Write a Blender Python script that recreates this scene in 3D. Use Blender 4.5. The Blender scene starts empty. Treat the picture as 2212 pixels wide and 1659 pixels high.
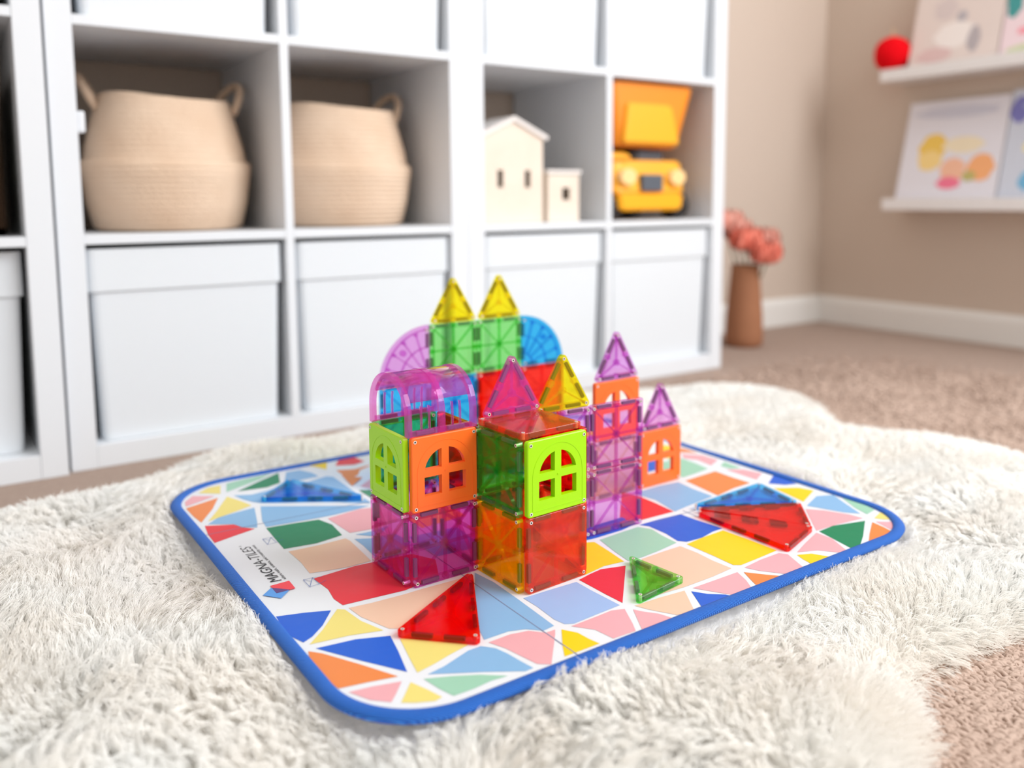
import bpy, bmesh, math, random
import numpy as np
from mathutils import Vector, Matrix
from mathutils.geometry import tessellate_polygon, delaunay_2d_cdt

scene = bpy.context.scene
COL = scene.collection
random.seed(7)
rng = np.random.default_rng(11)

# ------------------------------------------------------------------ camera
cam_data = bpy.data.cameras.new('camera')
cam_data.sensor_width = 36.0
cam_data.lens = 36.0 * 1844.4 / 2212.0
cam_data.shift_y = -201.03 / 2212.0
cam_data.clip_start = 0.02
cam_data.dof.use_dof = True
cam_data.dof.focus_distance = 0.84
cam_data.dof.aperture_fstop = 2.3
cam = bpy.data.objects.new('camera', cam_data)
COL.objects.link(cam)
_yaw, _pitch, _roll = -0.58491, -0.106936, -0.006985
_f = Vector((0, math.cos(_pitch), math.sin(_pitch)))
_r = Vector((1, 0, 0))
_u = _r.cross(_f)
_r2 = _r * math.cos(_roll) + _u * math.sin(_roll)
_u2 = _u * math.cos(_roll) - _r * math.sin(_roll)
_m = Matrix((( _r2.x, _u2.x, -_f.x), (_r2.y, _u2.y, -_f.y), (_r2.z, _u2.z, -_f.z)))
_m = Matrix.Rotation(_yaw, 3, 'Z') @ _m
cam.matrix_world = Matrix.Translation((0, 0, 0.4436)) @ _m.to_4x4()
scene.camera = cam

# ------------------------------------------------------------------ world, lights, exposure
world = bpy.data.worlds.new('world')
scene.world = world
world.use_nodes = True
bg = world.node_tree.nodes['Background']
bg.inputs[0].default_value = (1.0, 0.948, 0.89, 1)
bg.inputs[1].default_value = 0.86


def area_light(name, loc, target, sx, sy, power, color):
    d = bpy.data.lights.new(name, 'AREA')
    d.shape = 'RECTANGLE'
    d.size, d.size_y, d.energy, d.color = sx, sy, power, color
    o = bpy.data.objects.new(name, d)
    COL.objects.link(o)
    o.location = loc
    o.rotation_euler = (Vector(target) - Vector(loc)).to_track_quat('-Z', 'Y').to_euler()
    return o


area_light('window_daylight', (2.35, -0.95, 2.15), (0.75, 0.9, 0.0), 2.2, 1.8, 112, (0.94, 0.97, 1.0))
scene.view_settings.view_transform = 'Standard'
scene.view_settings.look = 'None'
scene.view_settings.exposure = 0.1
scene.view_settings.gamma = 1.0
scene.view_settings.use_curve_mapping = False
scene.cycles.transparent_max_bounces = 40
scene.cycles.max_bounces = 7
scene.cycles.use_adaptive_sampling = True
scene.cycles.adaptive_threshold = 0.08
scene.cycles.diffuse_bounces = 4
scene.cycles.sample_clamp_indirect = 6.0

# ------------------------------------------------------------------ helpers


def lin(rgb):
    out = []
    for c in rgb:
        c /= 255.0
        out.append(c / 12.92 if c <= 0.04045 else ((c + 0.055) / 1.055) ** 2.4)
    return tuple(out) + (1.0,)


MATS = {}


def plain(name, rgb, rough=0.5, spec=0.5, bump=None, metal=0.0, vary=None, sheen=0.0):
    """Principled material; bump = (scale, strength, distance); vary = (scale, rgb2)."""
    if name in MATS:
        return MATS[name]
    m = bpy.data.materials.new(name)
    m.use_nodes = True
    nt = m.node_tree
    b = nt.nodes['Principled BSDF']
    b.inputs['Base Color'].default_value = lin(rgb)
    b.inputs['Roughness'].default_value = rough
    b.inputs['Specular IOR Level'].default_value = spec
    b.inputs['Metallic'].default_value = metal
    if sheen:
        b.inputs['Sheen Weight'].default_value = sheen
    tc = nt.nodes.new('ShaderNodeTexCoord')
    if vary:
        n = nt.nodes.new('ShaderNodeTexNoise')
        n.inputs['Scale'].default_value = vary[0]
        n.inputs['Detail'].default_value = 4
        r = nt.nodes.new('ShaderNodeMix')
        r.data_type = 'RGBA'
        r.inputs[6].default_value = lin(rgb)
        r.inputs[7].default_value = lin(vary[1])
        nt.links.new(tc.outputs['Object'], n.inputs['Vector'])
        nt.links.new(n.outputs['Fac'], r.inputs[0])
        nt.links.new(r.outputs[2], b.inputs['Base Color'])
    if bump:
        n = nt.nodes.new('ShaderNodeTexNoise')
        n.inputs['Scale'].default_value = bump[0]
        n.inputs['Detail'].default_value = 3
        bp = nt.nodes.new('ShaderNodeBump')
        bp.inputs['Strength'].default_value = bump[1]
        bp.inputs['Distance'].default_value = bump[2]
        nt.links.new(tc.outputs['Object'], n.inputs['Vector'])
        nt.links.new(n.outputs['Fac'], bp.inputs['Height'])
        nt.links.new(bp.outputs['Normal'], b.inputs['Normal'])
    MATS[name] = m
    return m


def translucent(name, tint, body, cloud=0.16):
    """Clear coloured plastic: straight-through tint per surface, a little body colour, Fresnel gloss."""
    if name in MATS:
        return MATS[name]
    m = bpy.data.materials.new(name)
    m.use_nodes = True
    nt = m.node_tree
    nt.nodes.clear()
    out = nt.nodes.new('ShaderNodeOutputMaterial')
    tr = nt.nodes.new('ShaderNodeBsdfTransparent')
    tr.inputs['Color'].default_value = tuple(tint) + (1,)
    tl = nt.nodes.new('ShaderNodeBsdfTranslucent')
    tl.inputs['Color'].default_value = lin(body)
    df = nt.nodes.new('ShaderNodeBsdfDiffuse')
    df.inputs['Color'].default_value = lin(body)
    gl = nt.nodes.new('ShaderNodeBsdfGlossy')
    gl.inputs['Roughness'].default_value = 0.06
    lw = nt.nodes.new('ShaderNodeLayerWeight')        # Schlick reflectance, the same from both sides of a face
    lw.inputs['Blend'].default_value = 0.5
    pw = nt.nodes.new('ShaderNodeMath')
    pw.operation = 'POWER'
    pw.inputs[1].default_value = 5.0
    fr = nt.nodes.new('ShaderNodeMath')
    fr.operation = 'MULTIPLY_ADD'
    fr.inputs[1].default_value = 0.86
    fr.inputs[2].default_value = 0.028
    m0 = nt.nodes.new('ShaderNodeMixShader')
    m0.inputs[0].default_value = 0.5
    m1 = nt.nodes.new('ShaderNodeMixShader')
    m1.inputs[0].default_value = cloud
    m2 = nt.nodes.new('ShaderNodeMixShader')
    L = nt.links.new
    L(tl.outputs[0], m0.inputs[1])
    L(df.outputs[0], m0.inputs[2])
    L(tr.outputs[0], m1.inputs[1])
    L(m0.outputs[0], m1.inputs[2])
    L(lw.outputs['Facing'], pw.inputs[0])
    L(pw.outputs[0], fr.inputs[0])
    L(fr.outputs[0], m2.inputs[0])
    L(m1.outputs[0], m2.inputs[1])
    L(gl.outputs[0], m2.inputs[2])
    L(m2.outputs[0], out.inputs[0])
    MATS[name] = m
    return m


def link(name, data, parent=None, loc=(0, 0, 0), rot=(0, 0, 0)):
    o = bpy.data.objects.new(name, data)
    COL.objects.link(o)
    o.parent = parent
    o.location = loc
    o.rotation_euler = rot
    return o


def tag(o, label=None, cat=None, group=None, kind=None):
    if label:
        o['label'] = label
    if cat:
        o['category'] = cat
    if group:
        o['group'] = group
    if kind:
        o['kind'] = kind
    return o


def thing(name, label, cat, loc=(0, 0, 0), rot=(0, 0, 0), group=None):
    return tag(link(name, None, None, loc, rot), label, cat, group)


def finish(bm, name, mats, smooth=False):
    bmesh.ops.recalc_face_normals(bm, faces=bm.faces)
    me = bpy.data.meshes.new(name)
    bm.to_mesh(me)
    bm.free()
    for m in (mats if isinstance(mats, (list, tuple)) else [mats]):
        me.materials.append(m)
    if smooth:
        for p in me.polygons:
            p.use_smooth = True
    return me


def add_box(bm, x0, x1, y0, y1, z0, z1, mi=0, bevel=0.0):
    vs = [bm.verts.new(p) for p in ((x0, y0, z0), (x1, y0, z0), (x1, y1, z0), (x0, y1, z0),
                                    (x0, y0, z1), (x1, y0, z1), (x1, y1, z1), (x0, y1, z1))]
    fs = []
    for q in ((3, 2, 1, 0), (4, 5, 6, 7), (0, 1, 5, 4), (1, 2, 6, 5), (2, 3, 7, 6), (3, 0, 4, 7)):
        f = bm.faces.new([vs[i] for i in q])
        f.material_index = mi
        fs.append(f)
    if bevel:
        es = list({e for f in fs for e in f.edges})
        bmesh.ops.bevel(bm, geom=es, offset=bevel, segments=2, affect='EDGES', profile=0.6)
    return vs


def box_mesh(name, x0, x1, y0, y1, z0, z1, mat, bevel=0.0, smooth=False):
    bm = bmesh.new()
    add_box(bm, x0, x1, y0, y1, z0, z1, 0, bevel)
    return finish(bm, name, mat, smooth)


def inset(poly, d):
    n = len(poly)
    out = []
    for i in range(n):
        p0, p1, p2 = Vector(poly[i - 1]), Vector(poly[i]), Vector(poly[(i + 1) % n])
        a = (p1 - p0).normalized()
        b = (p2 - p1).normalized()
        na, nb = Vector((-a.y, a.x)), Vector((-b.y, b.x))
        k = na + nb
        k = k / max(0.25, 1 + na.dot(nb))
        out.append(p1 + k * d)
    return [(p.x, p.y) for p in out]


def rounded(poly, r, seg=4):
    """Round the corners of a CCW polygon."""
    n = len(poly)
    out = []
    for i in range(n):
        p0, p1, p2 = Vector(poly[i - 1]), Vector(poly[i]), Vector(poly[(i + 1) % n])
        a = (p0 - p1).normalized()
        b = (p2 - p1).normalized()
        half = math.acos(max(-1, min(1, a.dot(b)))) / 2
        t = r / math.tan(half)
        c = p1 + (a + b).normalized() * (r / math.sin(half))
        s, e = p1 + a * t - c, p1 + b * t - c
        a0, a1 = math.atan2(s.y, s.x), math.atan2(e.y, e.x)
        while a1 < a0:
            a1 += 2 * math.pi
        if a1 - a0 > math.pi:
            a1 -= 2 * math.pi
        for k in range(seg + 1):
            q = a0 + (a1 - a0) * k / seg
            out.append((c.x + r * math.cos(q), c.y + r * math.sin(q)))
    return out


def add_slab(bm, outer, holes, t, chamfer=0.0006, mi=0, y0=0.0):
    """Extruded plate: polygons in x/z, thickness along +y, chamfered rim."""
    tops = []
    for y, c in ((y0, chamfer), (y0 + t, chamfer)):
        loops = [inset(outer, c)] + [inset(h, -0.0) for h in holes]
        ring = [[bm.verts.new((p[0], y, p[1])) for p in lp] for lp in loops]
        flat = [v for lp in ring for v in lp]
        for tri in tessellate_polygon([[Vector((p[0], p[1], 0)) for p in lp] for lp in loops]):
            try:
                bm.faces.new([flat[i] for i in tri]).material_index = mi
            except ValueError:
                pass
        tops.append(ring)
    mids = [[bm.verts.new((p[0], y, p[1])) for p in outer] for y in (y0 + chamfer, y0 + t - chamfer)]
    n = len(outer)
    for a, b in ((tops[0][0], mids[0]), (mids[0], mids[1]), (mids[1], tops[1][0])):
        for i in range(n):
            j = (i + 1) % n
            bm.faces.new((a[i], a[j], b[j], b[i])).material_index = mi
    for k in range(len(holes)):
        a, b = tops[0][k + 1], tops[1][k + 1]
        for i in range(len(a)):
            j = (i + 1) % len(a)
            bm.faces.new((a[i], b[i], b[j], a[j])).material_index = mi


def add_bar(bm, p, q, w, y0, y1, mi=0):
    """Straight bar between two x/z points, width w, from y0 to y1."""
    p, q = Vector(p), Vector(q)
    d = (q - p).normalized()
    s = Vector((-d.y, d.x)) * w / 2
    c = [p - s, q - s, q + s, p + s]
    lo = [bm.verts.new((v.x, y0, v.y)) for v in c]
    hi = [bm.verts.new((v.x, y1, v.y)) for v in c]
    for f in ((lo[0], lo[1], lo[2], lo[3]), (hi[3], hi[2], hi[1], hi[0])):
        bm.faces.new(f).material_index = mi
    for i in range(4):
        j = (i + 1) % 4
        bm.faces.new((lo[i], hi[i], hi[j], lo[j])).material_index = mi


def add_disc(bm, c, r, y0, y1, n=12, mi=0, r_in=0.0):
    """Short cylinder (or ring) along y round the x/z point c."""
    def circ(rr, y):
        return [bm.verts.new((c[0] + rr * math.cos(2 * math.pi * i / n), y, c[1] + rr * math.sin(2 * math.pi * i / n))) for i in range(n)]
    a, b = circ(r, y0), circ(r, y1)
    ia, ib = (circ(r_in, y0), circ(r_in, y1)) if r_in else (None, None)
    for i in range(n):
        j = (i + 1) % n
        bm.faces.new((a[i], a[j], b[j], b[i])).material_index = mi
        if r_in:
            bm.faces.new((ia[i], ib[i], ib[j], ia[j])).material_index = mi
            bm.faces.new((a[i], ia[i], ia[j], a[j])).material_index = mi
            bm.faces.new((b[i], b[j], ib[j], ib[i])).material_index = mi
    if not r_in:
        bm.faces.new(a).material_index = mi
        bm.faces.new(b[::-1]).material_index = mi


def lathe(bm, prof, n=32, c=(0, 0), wob=None, mi=0, caps=True):
    rings = []
    for k, (r, z) in enumerate(prof):
        ring = []
        for i in range(n):
            a = 2 * math.pi * i / n
            rr = r * (1 + (wob(a, z) if wob else 0))
            ring.append(bm.verts.new((c[0] + rr * math.cos(a), c[1] + rr * math.sin(a), z)))
        rings.append(ring)
    for a, b in zip(rings, rings[1:]):
        for i in range(n):
            j = (i + 1) % n
            bm.faces.new((a[i], a[j], b[j], b[i])).material_index = mi
    if caps:
        bm.faces.new(rings[0][::-1]).material_index = mi
        bm.faces.new(rings[-1]).material_index = mi


def tube_mesh(name, pts, rad, mat, n=8, closed=False):
    bm = bmesh.new()
    P = [Vector(p) for p in pts]
    m = len(P)
    rings = []
    ref = Vector((0.13, 0.21, 1)).normalized()
    for i in range(m):
        a = P[i - 1] if (i > 0 or closed) else P[i]
        b = P[(i + 1) % m] if (i < m - 1 or closed) else P[i]
        t = (b - a).normalized()
        s = t.cross(ref).normalized()
        u = s.cross(t)
        r = rad[i] if isinstance(rad, (list, tuple)) else rad
        rings.append([bm.verts.new(P[i] + (s * math.cos(2 * math.pi * k / n) + u * math.sin(2 * math.pi * k / n)) * r) for k in range(n)])
    for i in range(m if closed else m - 1):
        a, b = rings[i], rings[(i + 1) % m]
        for k in range(n):
            l = (k + 1) % n
            bm.faces.new((a[k], a[l], b[l], b[k]))
    if not closed:
        bm.faces.new(rings[0][::-1])
        bm.faces.new(rings[-1])
    return finish(bm, name, mat, True)


# survey frame -> room frame (x along the shelf front, y towards the back wall, z up from the carpet)
A0 = 0.58491
CA, SA = math.cos(A0), math.sin(A0)
ZM = 0.0639                       # top of the play mat


def R(x, y):
    return (x * CA + y * SA, -x * SA + y * CA)


def RA(yaw):
    return yaw - A0

# ------------------------------------------------------------------ room
white_lam = plain('white_laminate', (225, 229, 234), 0.38, 0.4)
wall_paint = plain('wall_paint', (206, 190, 176), 0.85, 0.2, bump=(220, 0.12, 0.002))
trim_paint = plain('trim_paint', (232, 230, 226), 0.45)
carpet = plain('carpet', (196, 174, 160), 0.95, 0.1, bump=(420, 0.9, 0.006), vary=(90, (174, 152, 140)))
BX, BY = 2.615, 1.945

floor = tag(link('floor', box_mesh('floor', -2.6, BX, -2.6, BY, -0.05, 0.0, carpet)), kind='structure')
tag(link('wall_back', box_mesh('wall_back', -2.6, BX + 0.1, BY, BY + 0.1, -0.05, 2.5, wall_paint)), kind='structure')
tag(link('wall_right', box_mesh('wall_right', BX, BX + 0.1, 0.2, BY, -0.05, 2.5, wall_paint)), kind='structure')


def baseboard(name, horizontal):
    prof = [(0, 0), (0.014, 0), (0.014, 0.072), (0.011, 0.082), (0.006, 0.092), (0, 0.094)]
    bm = bmesh.new()
    lo, hi = (-2.6, BX - 0.014) if horizontal else (0.2, BY)
    ends = []
    for s in (lo, hi):
        ends.append([bm.verts.new((s, BY - d, z) if horizontal else (BX - d, s, z)) for d, z in prof])
    for i in range(len(prof)):
        j = (i + 1) % len(prof)
        bm.faces.new((ends[0][i], ends[0][j], ends[1][j], ends[1][i]))
    bm.faces.new(ends[0])
    bm.faces.new(ends[1][::-1])
    return tag(link(name, finish(bm, name, trim_paint)), kind='structure')


baseboard('baseboard_back', True)
baseboard('baseboard_right', False)

# ------------------------------------------------------------------ cube shelves
UX, UY, UW, UD = 0.1493, 1.5443, 0.765, 0.39
PT, DT, CW = 0.0395, 0.016, 0.335
UH = 2 * PT + 4 * CW + 3 * DT


def shelf_mesh(*a):
    return box_mesh(a[0], *a[1:], white_lam, bevel=0.0012)


SM = {
    'side_panel': shelf_mesh('side_panel', 0, PT, 0, UD, 0, UH),
    'end_panel': shelf_mesh('end_panel', PT + 0.0001, UW - PT - 0.0001, 0.0006, UD, 0, PT),
    'divider': shelf_mesh('divider', 0, DT, 0.0006, UD, PT, UH - PT),
    'shelf_board': shelf_mesh('shelf_board', 0.0001, CW - 0.0001, 0.001, UD, 0, DT),
}


def cube_shelf(x, y, label):
    t = thing('cube_shelf', label, 'shelf', (x, y, 0), group='cube shelves along the wall')
    link('side_panel', SM['side_panel'], t)
    link('side_panel', SM['side_panel'], t, (UW - PT, 0, 0))
    link('bottom_panel', SM['end_panel'], t)
    link('top_panel', SM['end_panel'], t, (0, 0, UH - PT))
    link('divider', SM['divider'], t, (PT + CW, 0, 0))
    for c in range(2):
        for k in range(3):
            link('shelf_board', SM['shelf_board'], t, (PT + c * (CW + DT), 0, PT + (k + 1) * CW + k * DT))
    return t


cube_shelf(UX, UY, 'white cube shelf with the two woven baskets, in the middle')
cube_shelf(UX + UW + 0.0008, UY, 'white cube shelf holding the toy house and the yellow truck')
cube_shelf(UX - UW - 0.005, UY - 0.012, 'white cube shelf cut off by the left edge of the photo')
ROW = [PT + k * (CW + DT) for k in range(4)]          # floor of each row of cells


def cellx(unit, c):
    return UX + unit * UW + PT + c * (CW + DT) + (0.0008 if unit == 1 else -0.005 if unit == -1 else 0)


# white storage bins
bin_mat = plain('bin_fabric', (221, 226, 231), 0.6, 0.3, bump=(300, 0.1, 0.001))
BW, BH, BD = 0.322, 0.325, 0.36
bm = bmesh.new()
o0, o1 = 0.0, 0.010
lo = [(o1, 0.006), (BW - o1, 0.006), (BW - o1, BD - 0.01), (o1, BD - 0.01)]
hi = [(o0, 0), (BW, 0), (BW, BD), (o0, BD)]
w = 0.004
rings = [[bm.verts.new((p[0], p[1], 0)) for p in rounded(lo, 0.012, 3)],
         [bm.verts.new((p[0], p[1], BH)) for p in rounded(hi, 0.012, 3)],
         [bm.verts.new((p[0], p[1], BH)) for p in inset(rounded(hi, 0.012, 3), w)],
         [bm.verts.new((p[0], p[1], 0.006)) for p in inset(rounded(lo, 0.012, 3), w)]]
for a, b in zip(rings, rings[1:]):
    for i in range(len(a)):
        j = (i + 1) % len(a)
        bm.faces.new((a[i], a[j], b[j], b[i]))
bm.faces.new(rings[0][::-1])
bm.faces.new(rings[3])
BIN = finish(bm, 'bin_body', bin_mat)
bm = bmesh.new()
cuff = rounded([(-0.003, -0.003), (BW + 0.003, -0.003), (BW + 0.003, BD + 0.003), (-0.003, BD + 0.003)], 0.013, 3)
cin = inset(cuff, 0.0028)
ringz = []
for lp, z in ((cuff, BH - 0.07), (cuff, BH + 0.001), (cin, BH + 0.001), (cin, BH - 0.07)):
    ringz.append([bm.verts.new((p[0], p[1], z)) for p in lp])
for k in range(4):
    a, b = ringz[k], ringz[(k + 1) % 4]
    for i in range(len(a)):
        j = (i + 1) % len(a)
        bm.faces.new((a[i], a[j], b[j], b[i]))
CUFF = finish(bm, 'bin_cuff', bin_mat)


def storage_bin(unit, c, row, label, dx=0.004, dy=0.012):
    t = thing('storage_bin', label, 'bin', (cellx(unit, c) + dx, UY + dy, ROW[row] + 0.0008), group='white bins in the cube shelves')
    link('body', BIN, t)
    link('folded_cuff', CUFF, t)
    return t


storage_bin(0, 0, 0, 'white storage bin on the bottom row, below the left woven basket')
storage_bin(0, 1, 0, 'white storage bin on the bottom row, below the right woven basket', 0.009)
storage_bin(1, 0, 0, 'white storage bin on the bottom row, below the wooden toy house', 0.006)
storage_bin(1, 1, 0, 'white storage bin on the bottom row, below the yellow truck', 0.006)
storage_bin(-1, 1, 0, 'white storage bin on the bottom row at the left photo edge', 0.004, 0.02)
storage_bin(0, 0, 2, 'white storage bin above the left woven basket', 0.006)
storage_bin(0, 1, 2, 'white storage bin above the right woven basket', 0.009)
storage_bin(1, 0, 2, 'white storage bin above the wooden toy house', 0.006)
storage_bin(1, 1, 2, 'white storage bin above the yellow truck', 0.006)
storage_bin(-1, 1, 2, 'white storage bin in the top left corner of the photo', 0.004)
tag(link('furniture_bumper', box_mesh('furniture_bumper', 0, 0.012, 0, 0.02, 0, 0.035, white_lam, 0.004),
         None, (cellx(0, 0), UY + 0.006, ROW[1] + 0.165)),
    'small white plastic bumper on the inner side of the left basket cell', 'bumper')

# dark crate in the left unit
crate_mat = plain('dark_wicker', (62, 42, 26), 0.8, 0.2, bump=(160, 0.8, 0.006), vary=(60, (40, 26, 14)))
t = thing('dark_crate', 'dark brown wicker crate in the cell at the left photo edge', 'crate', (cellx(-1, 1) + 0.012, UY + 0.05, ROW[1] + 0.001))
bm = bmesh.new()
add_box(bm, 0, 0.30, 0, 0.02, 0, 0.25)
add_box(bm, 0, 0.30, 0.28, 0.30, 0, 0.25)
add_box(bm, 0, 0.02, 0.02, 0.28, 0, 0.25)
add_box(bm, 0.28, 0.30, 0.02, 0.28, 0, 0.25)
add_box(bm, 0, 0.30, 0, 0.30, 0, 0.012)
link('body', finish(bm, 'crate_body', crate_mat), t)
bm = bmesh.new()
add_box(bm, -0.004, 0.304, -0.004, 0.304, 0.246, 0.262, bevel=0.004)
link('rim', finish(bm, 'crate_rim', crate_mat), t)

# ------------------------------------------------------------------ woven baskets
wicker = bpy.data.materials.new('seagrass')
wicker.use_nodes = True
nt = wicker.node_tree
b = nt.nodes['Principled BSDF']
b.inputs['Roughness'].default_value = 0.75
tc = nt.nodes.new('ShaderNodeTexCoord')
wv = nt.nodes.new('ShaderNodeTexWave')
wv.wave_type = 'BANDS'
wv.bands_direction = 'Z'
wv.inputs['Scale'].default_value = 34
wv.inputs['Distortion'].default_value = 2.5
wv.inputs['Detail Scale'].default_value = 6
ns = nt.nodes.new('ShaderNodeTexNoise')
ns.inputs['Scale'].default_value = 9
mx = nt.nodes.new('ShaderNodeMix')
mx.data_type = 'RGBA'
mx.inputs[6].default_value = lin((212, 178, 148))
mx.inputs[7].default_value = lin((238, 214, 190))
bp = nt.nodes.new('ShaderNodeBump')
bp.inputs['Strength'].default_value = 0.6
bp.inputs['Distance'].default_value = 0.004
for a, c in ((tc.outputs['Object'], wv.inputs['Vector']), (tc.outputs['Object'], ns.inputs['Vector']),
             (ns.outputs['Fac'], mx.inputs[0]), (mx.outputs[2], b.inputs['Base Color']),
             (wv.outputs['Fac'], bp.inputs['Height']), (bp.outputs['Normal'], b.inputs['Normal'])):
    nt.links.new(a, c)


def basket(x, y, label, seed, sc, lean):
    t = thing('woven_basket', label, 'basket', (x, y, ROW[1] + 0.0008), (0, 0, 0), group='belly baskets on the shelf')
    bm = bmesh.new()
    prof = [(0.119, 0.0), (0.132, 0.006), (0.143, 0.05), (0.150, 0.098), (0.1525, 0.116), (0.149, 0.124), (0.1435, 0.127),
            (0.140, 0.150), (0.128, 0.195), (0.116, 0.236), (0.113, 0.241), (0.109, 0.238), (0.119, 0.195), (0.132, 0.13), (0.138, 0.09), (0.12, 0.012)]
    prof = [(r * sc, z * sc) for r, z in prof]
    lathe(bm, prof, 48, wob=lambda a, z: 0.022 * math.sin(2 * a + seed) + 0.014 * math.sin(5 * a + 2 * seed) * (z / 0.24))
    for v in bm.verts:
        v.co.z += (0.006 * math.sin(2 * math.atan2(v.co.y, v.co.x) + 1)) * v.co.z / 0.24
        v.co.x += lean * v.co.z
    link('body', finish(bm, 'basket_body', wicker, True), t)
    for s, ang in ((1, math.radians(165)), (-1, math.radians(12))):
        pts = []
        for k in range(13):
            q = math.pi * k / 12
            off = (math.cos(q)) * 0.052
            out = 0.110 * sc + 0.034 * math.sin(q)
            ca, sa = math.cos(ang), math.sin(ang)
            pts.append((ca * out - sa * off + lean * 0.2, sa * out + ca * off, 0.218 * sc + 0.062 * math.sin(q)))
        link('handle', tube_mesh('basket_handle', pts, 0.0075, wicker), t)
    return t


basket(cellx(0, 0) + 0.170, UY + 0.175, 'woven seagrass belly basket in the cell nearest the left', 0.3, 1.0, 0.0)
basket(cellx(0, 1) + 0.163, UY + 0.18, 'woven seagrass belly basket in the cell beside the shelf joint', 1.1, 1.0, 0.0)

# ------------------------------------------------------------------ toy houses
birch = plain('pale_wood', (238, 226, 212), 0.6, 0.3, vary=(14, (226, 208, 190)))
birch_roof = plain('white_roof_wood', (236, 230, 226), 0.55)


def toy_house(x, y, rz, w, eave, peak, depth, wins, label, roof=True):
    t = thing('toy_house', label, 'toy house', (x, y, ROW[1] + 0.0006), (0, 0, rz), group='wooden toy houses on the shelf')
    if roof:
        outer = [(-w / 2, 0), (w / 2, 0), (w / 2, eave), (0, peak), (-w / 2, eave)]
    else:
        outer = [(-w / 2, 0), (w / 2, 0), (w / 2, peak), (-w / 2, peak)]
    holes = [[(a, c), (b_, c), (b_, d), (a, d)] for a, b_, c, d in wins]
    bm = bmesh.new()
    add_slab(bm, outer, holes, 0.008, 0.0008)
    link('front_panel', finish(bm, 'house_front', birch), t)
    bm = bmesh.new()
    add_slab(bm, outer, [], 0.006, 0.0008, y0=depth - 0.006)
    link('back_panel', finish(bm, 'house_back', birch), t)
    top = eave if roof else peak
    for s in (-1, 1):
        x0, x1 = sorted((s * w / 2, s * (w / 2 - 0.007)))
        link('side_panel', box_mesh('house_side', x0, x1, 0.008, depth - 0.006, 0, top - 0.0005, birch), t)
    link('floor_panel', box_mesh('house_floor', -w / 2 + 0.007, w / 2 - 0.007, 0.008, depth - 0.006, 0, 0.007, birch), t)
    if roof:
        for s in (-1, 1):
            bm = bmesh.new()
            a, b_ = Vector((s * (w / 2 + 0.008), eave - 0.004)), Vector((0, peak + 0.001))
            n = Vector((-(b_ - a).y, (b_ - a).x)).normalized() * (0.009 if s < 0 else -0.009)
            if n.y < 0:
                n = -n
            ends = [[bm.verts.new((p.x, yy, p.y)) for p in (a, b_, b_ + Vector((0, n.length * 1.1)), a + n)] for yy in (-0.006, depth + 0.004)]
            for i in range(4):
                j = (i + 1) % 4
                bm.faces.new((ends[0][i], ends[0][j], ends[1][j], ends[1][i]))
            bm.faces.new(ends[0])
            bm.faces.new(ends[1][::-1])
            link('roof_panel', finish(bm, 'house_roof', birch_roof), t)
    else:
        link('flat_roof', box_mesh('house_flat_roof', -w / 2 - 0.003, w / 2 + 0.003, -0.004, depth + 0.002, peak, peak + 0.008, birch_roof), t)
    return t


toy_house(cellx(1, 0) + 0.0945, UY + 0.03, 0.0, 0.158, 0.187, 0.222, 0.10,
          [(-0.042, -0.027, 0.078, 0.116), (0.030, 0.045, 0.078, 0.116)], 'pale wooden toy house with a gable roof and two narrow windows')
toy_house(cellx(1, 0) + 0.2315, UY + 0.03, 0.0, 0.09, 0.11, 0.110, 0.09,
          [(-0.004, 0.018, 0.050, 0.078)], 'small flat-roofed wooden toy house with one window', roof=False)

# ------------------------------------------------------------------ yellow dump truck
tyellow = plain('toy_yellow', (250, 176, 18), 0.4, 0.5)
torange = plain('toy_orange', (238, 140, 8), 0.45, 0.5)
tgrey = plain('toy_grey', (84, 90, 100), 0.5)
tblack = plain('toy_black', (30, 24, 22), 0.6)
tlamp = plain('toy_lamp', (255, 214, 150), 0.25)
truck = thing('toy_dump_truck', 'yellow toy dump truck with a raised bed in the right shelf cell', 'toy truck', (cellx(1, 1) + 0.147, UY + 0.02, ROW[1] + 0.001))


def tbox(name, x0, x1, y0, y1, z0, z1, mat, bev=0.004, parent=truck):
    return link(name, box_mesh(name, x0, x1, y0, y1, z0, z1, mat, bev), parent)


def taper(name, bot, top, z0, z1, mat, y_slope=0.0, parent=truck, rad=0.012):
    bm = bmesh.new()
    a = rounded([(bot[0], bot[2]), (bot[1], bot[2]), (bot[1], bot[3]), (bot[0], bot[3])], rad, 4)
    c = rounded([(top[0], top[2]), (top[1], top[2]), (top[1], top[3]), (top[0], top[3])], rad, 4)
    ra = [bm.verts.new((p[0], p[1], z0)) for p in a]
    rc = [bm.verts.new((p[0], p[1], z1)) for p in c]
    for i in range(len(ra)):
        j = (i + 1) % len(ra)
        bm.faces.new((ra[i], ra[j], rc[j], rc[i]))
    bm.faces.new(ra[::-1])
    bm.faces.new(rc)
    bmesh.ops.bevel(bm, geom=[e for e in bm.edges if abs(e.verts[0].co.z - e.verts[1].co.z) < 1e-6], offset=0.005, segments=2, affect='EDGES')
    return link(name, finish(bm, name, mat, False), parent)


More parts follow.
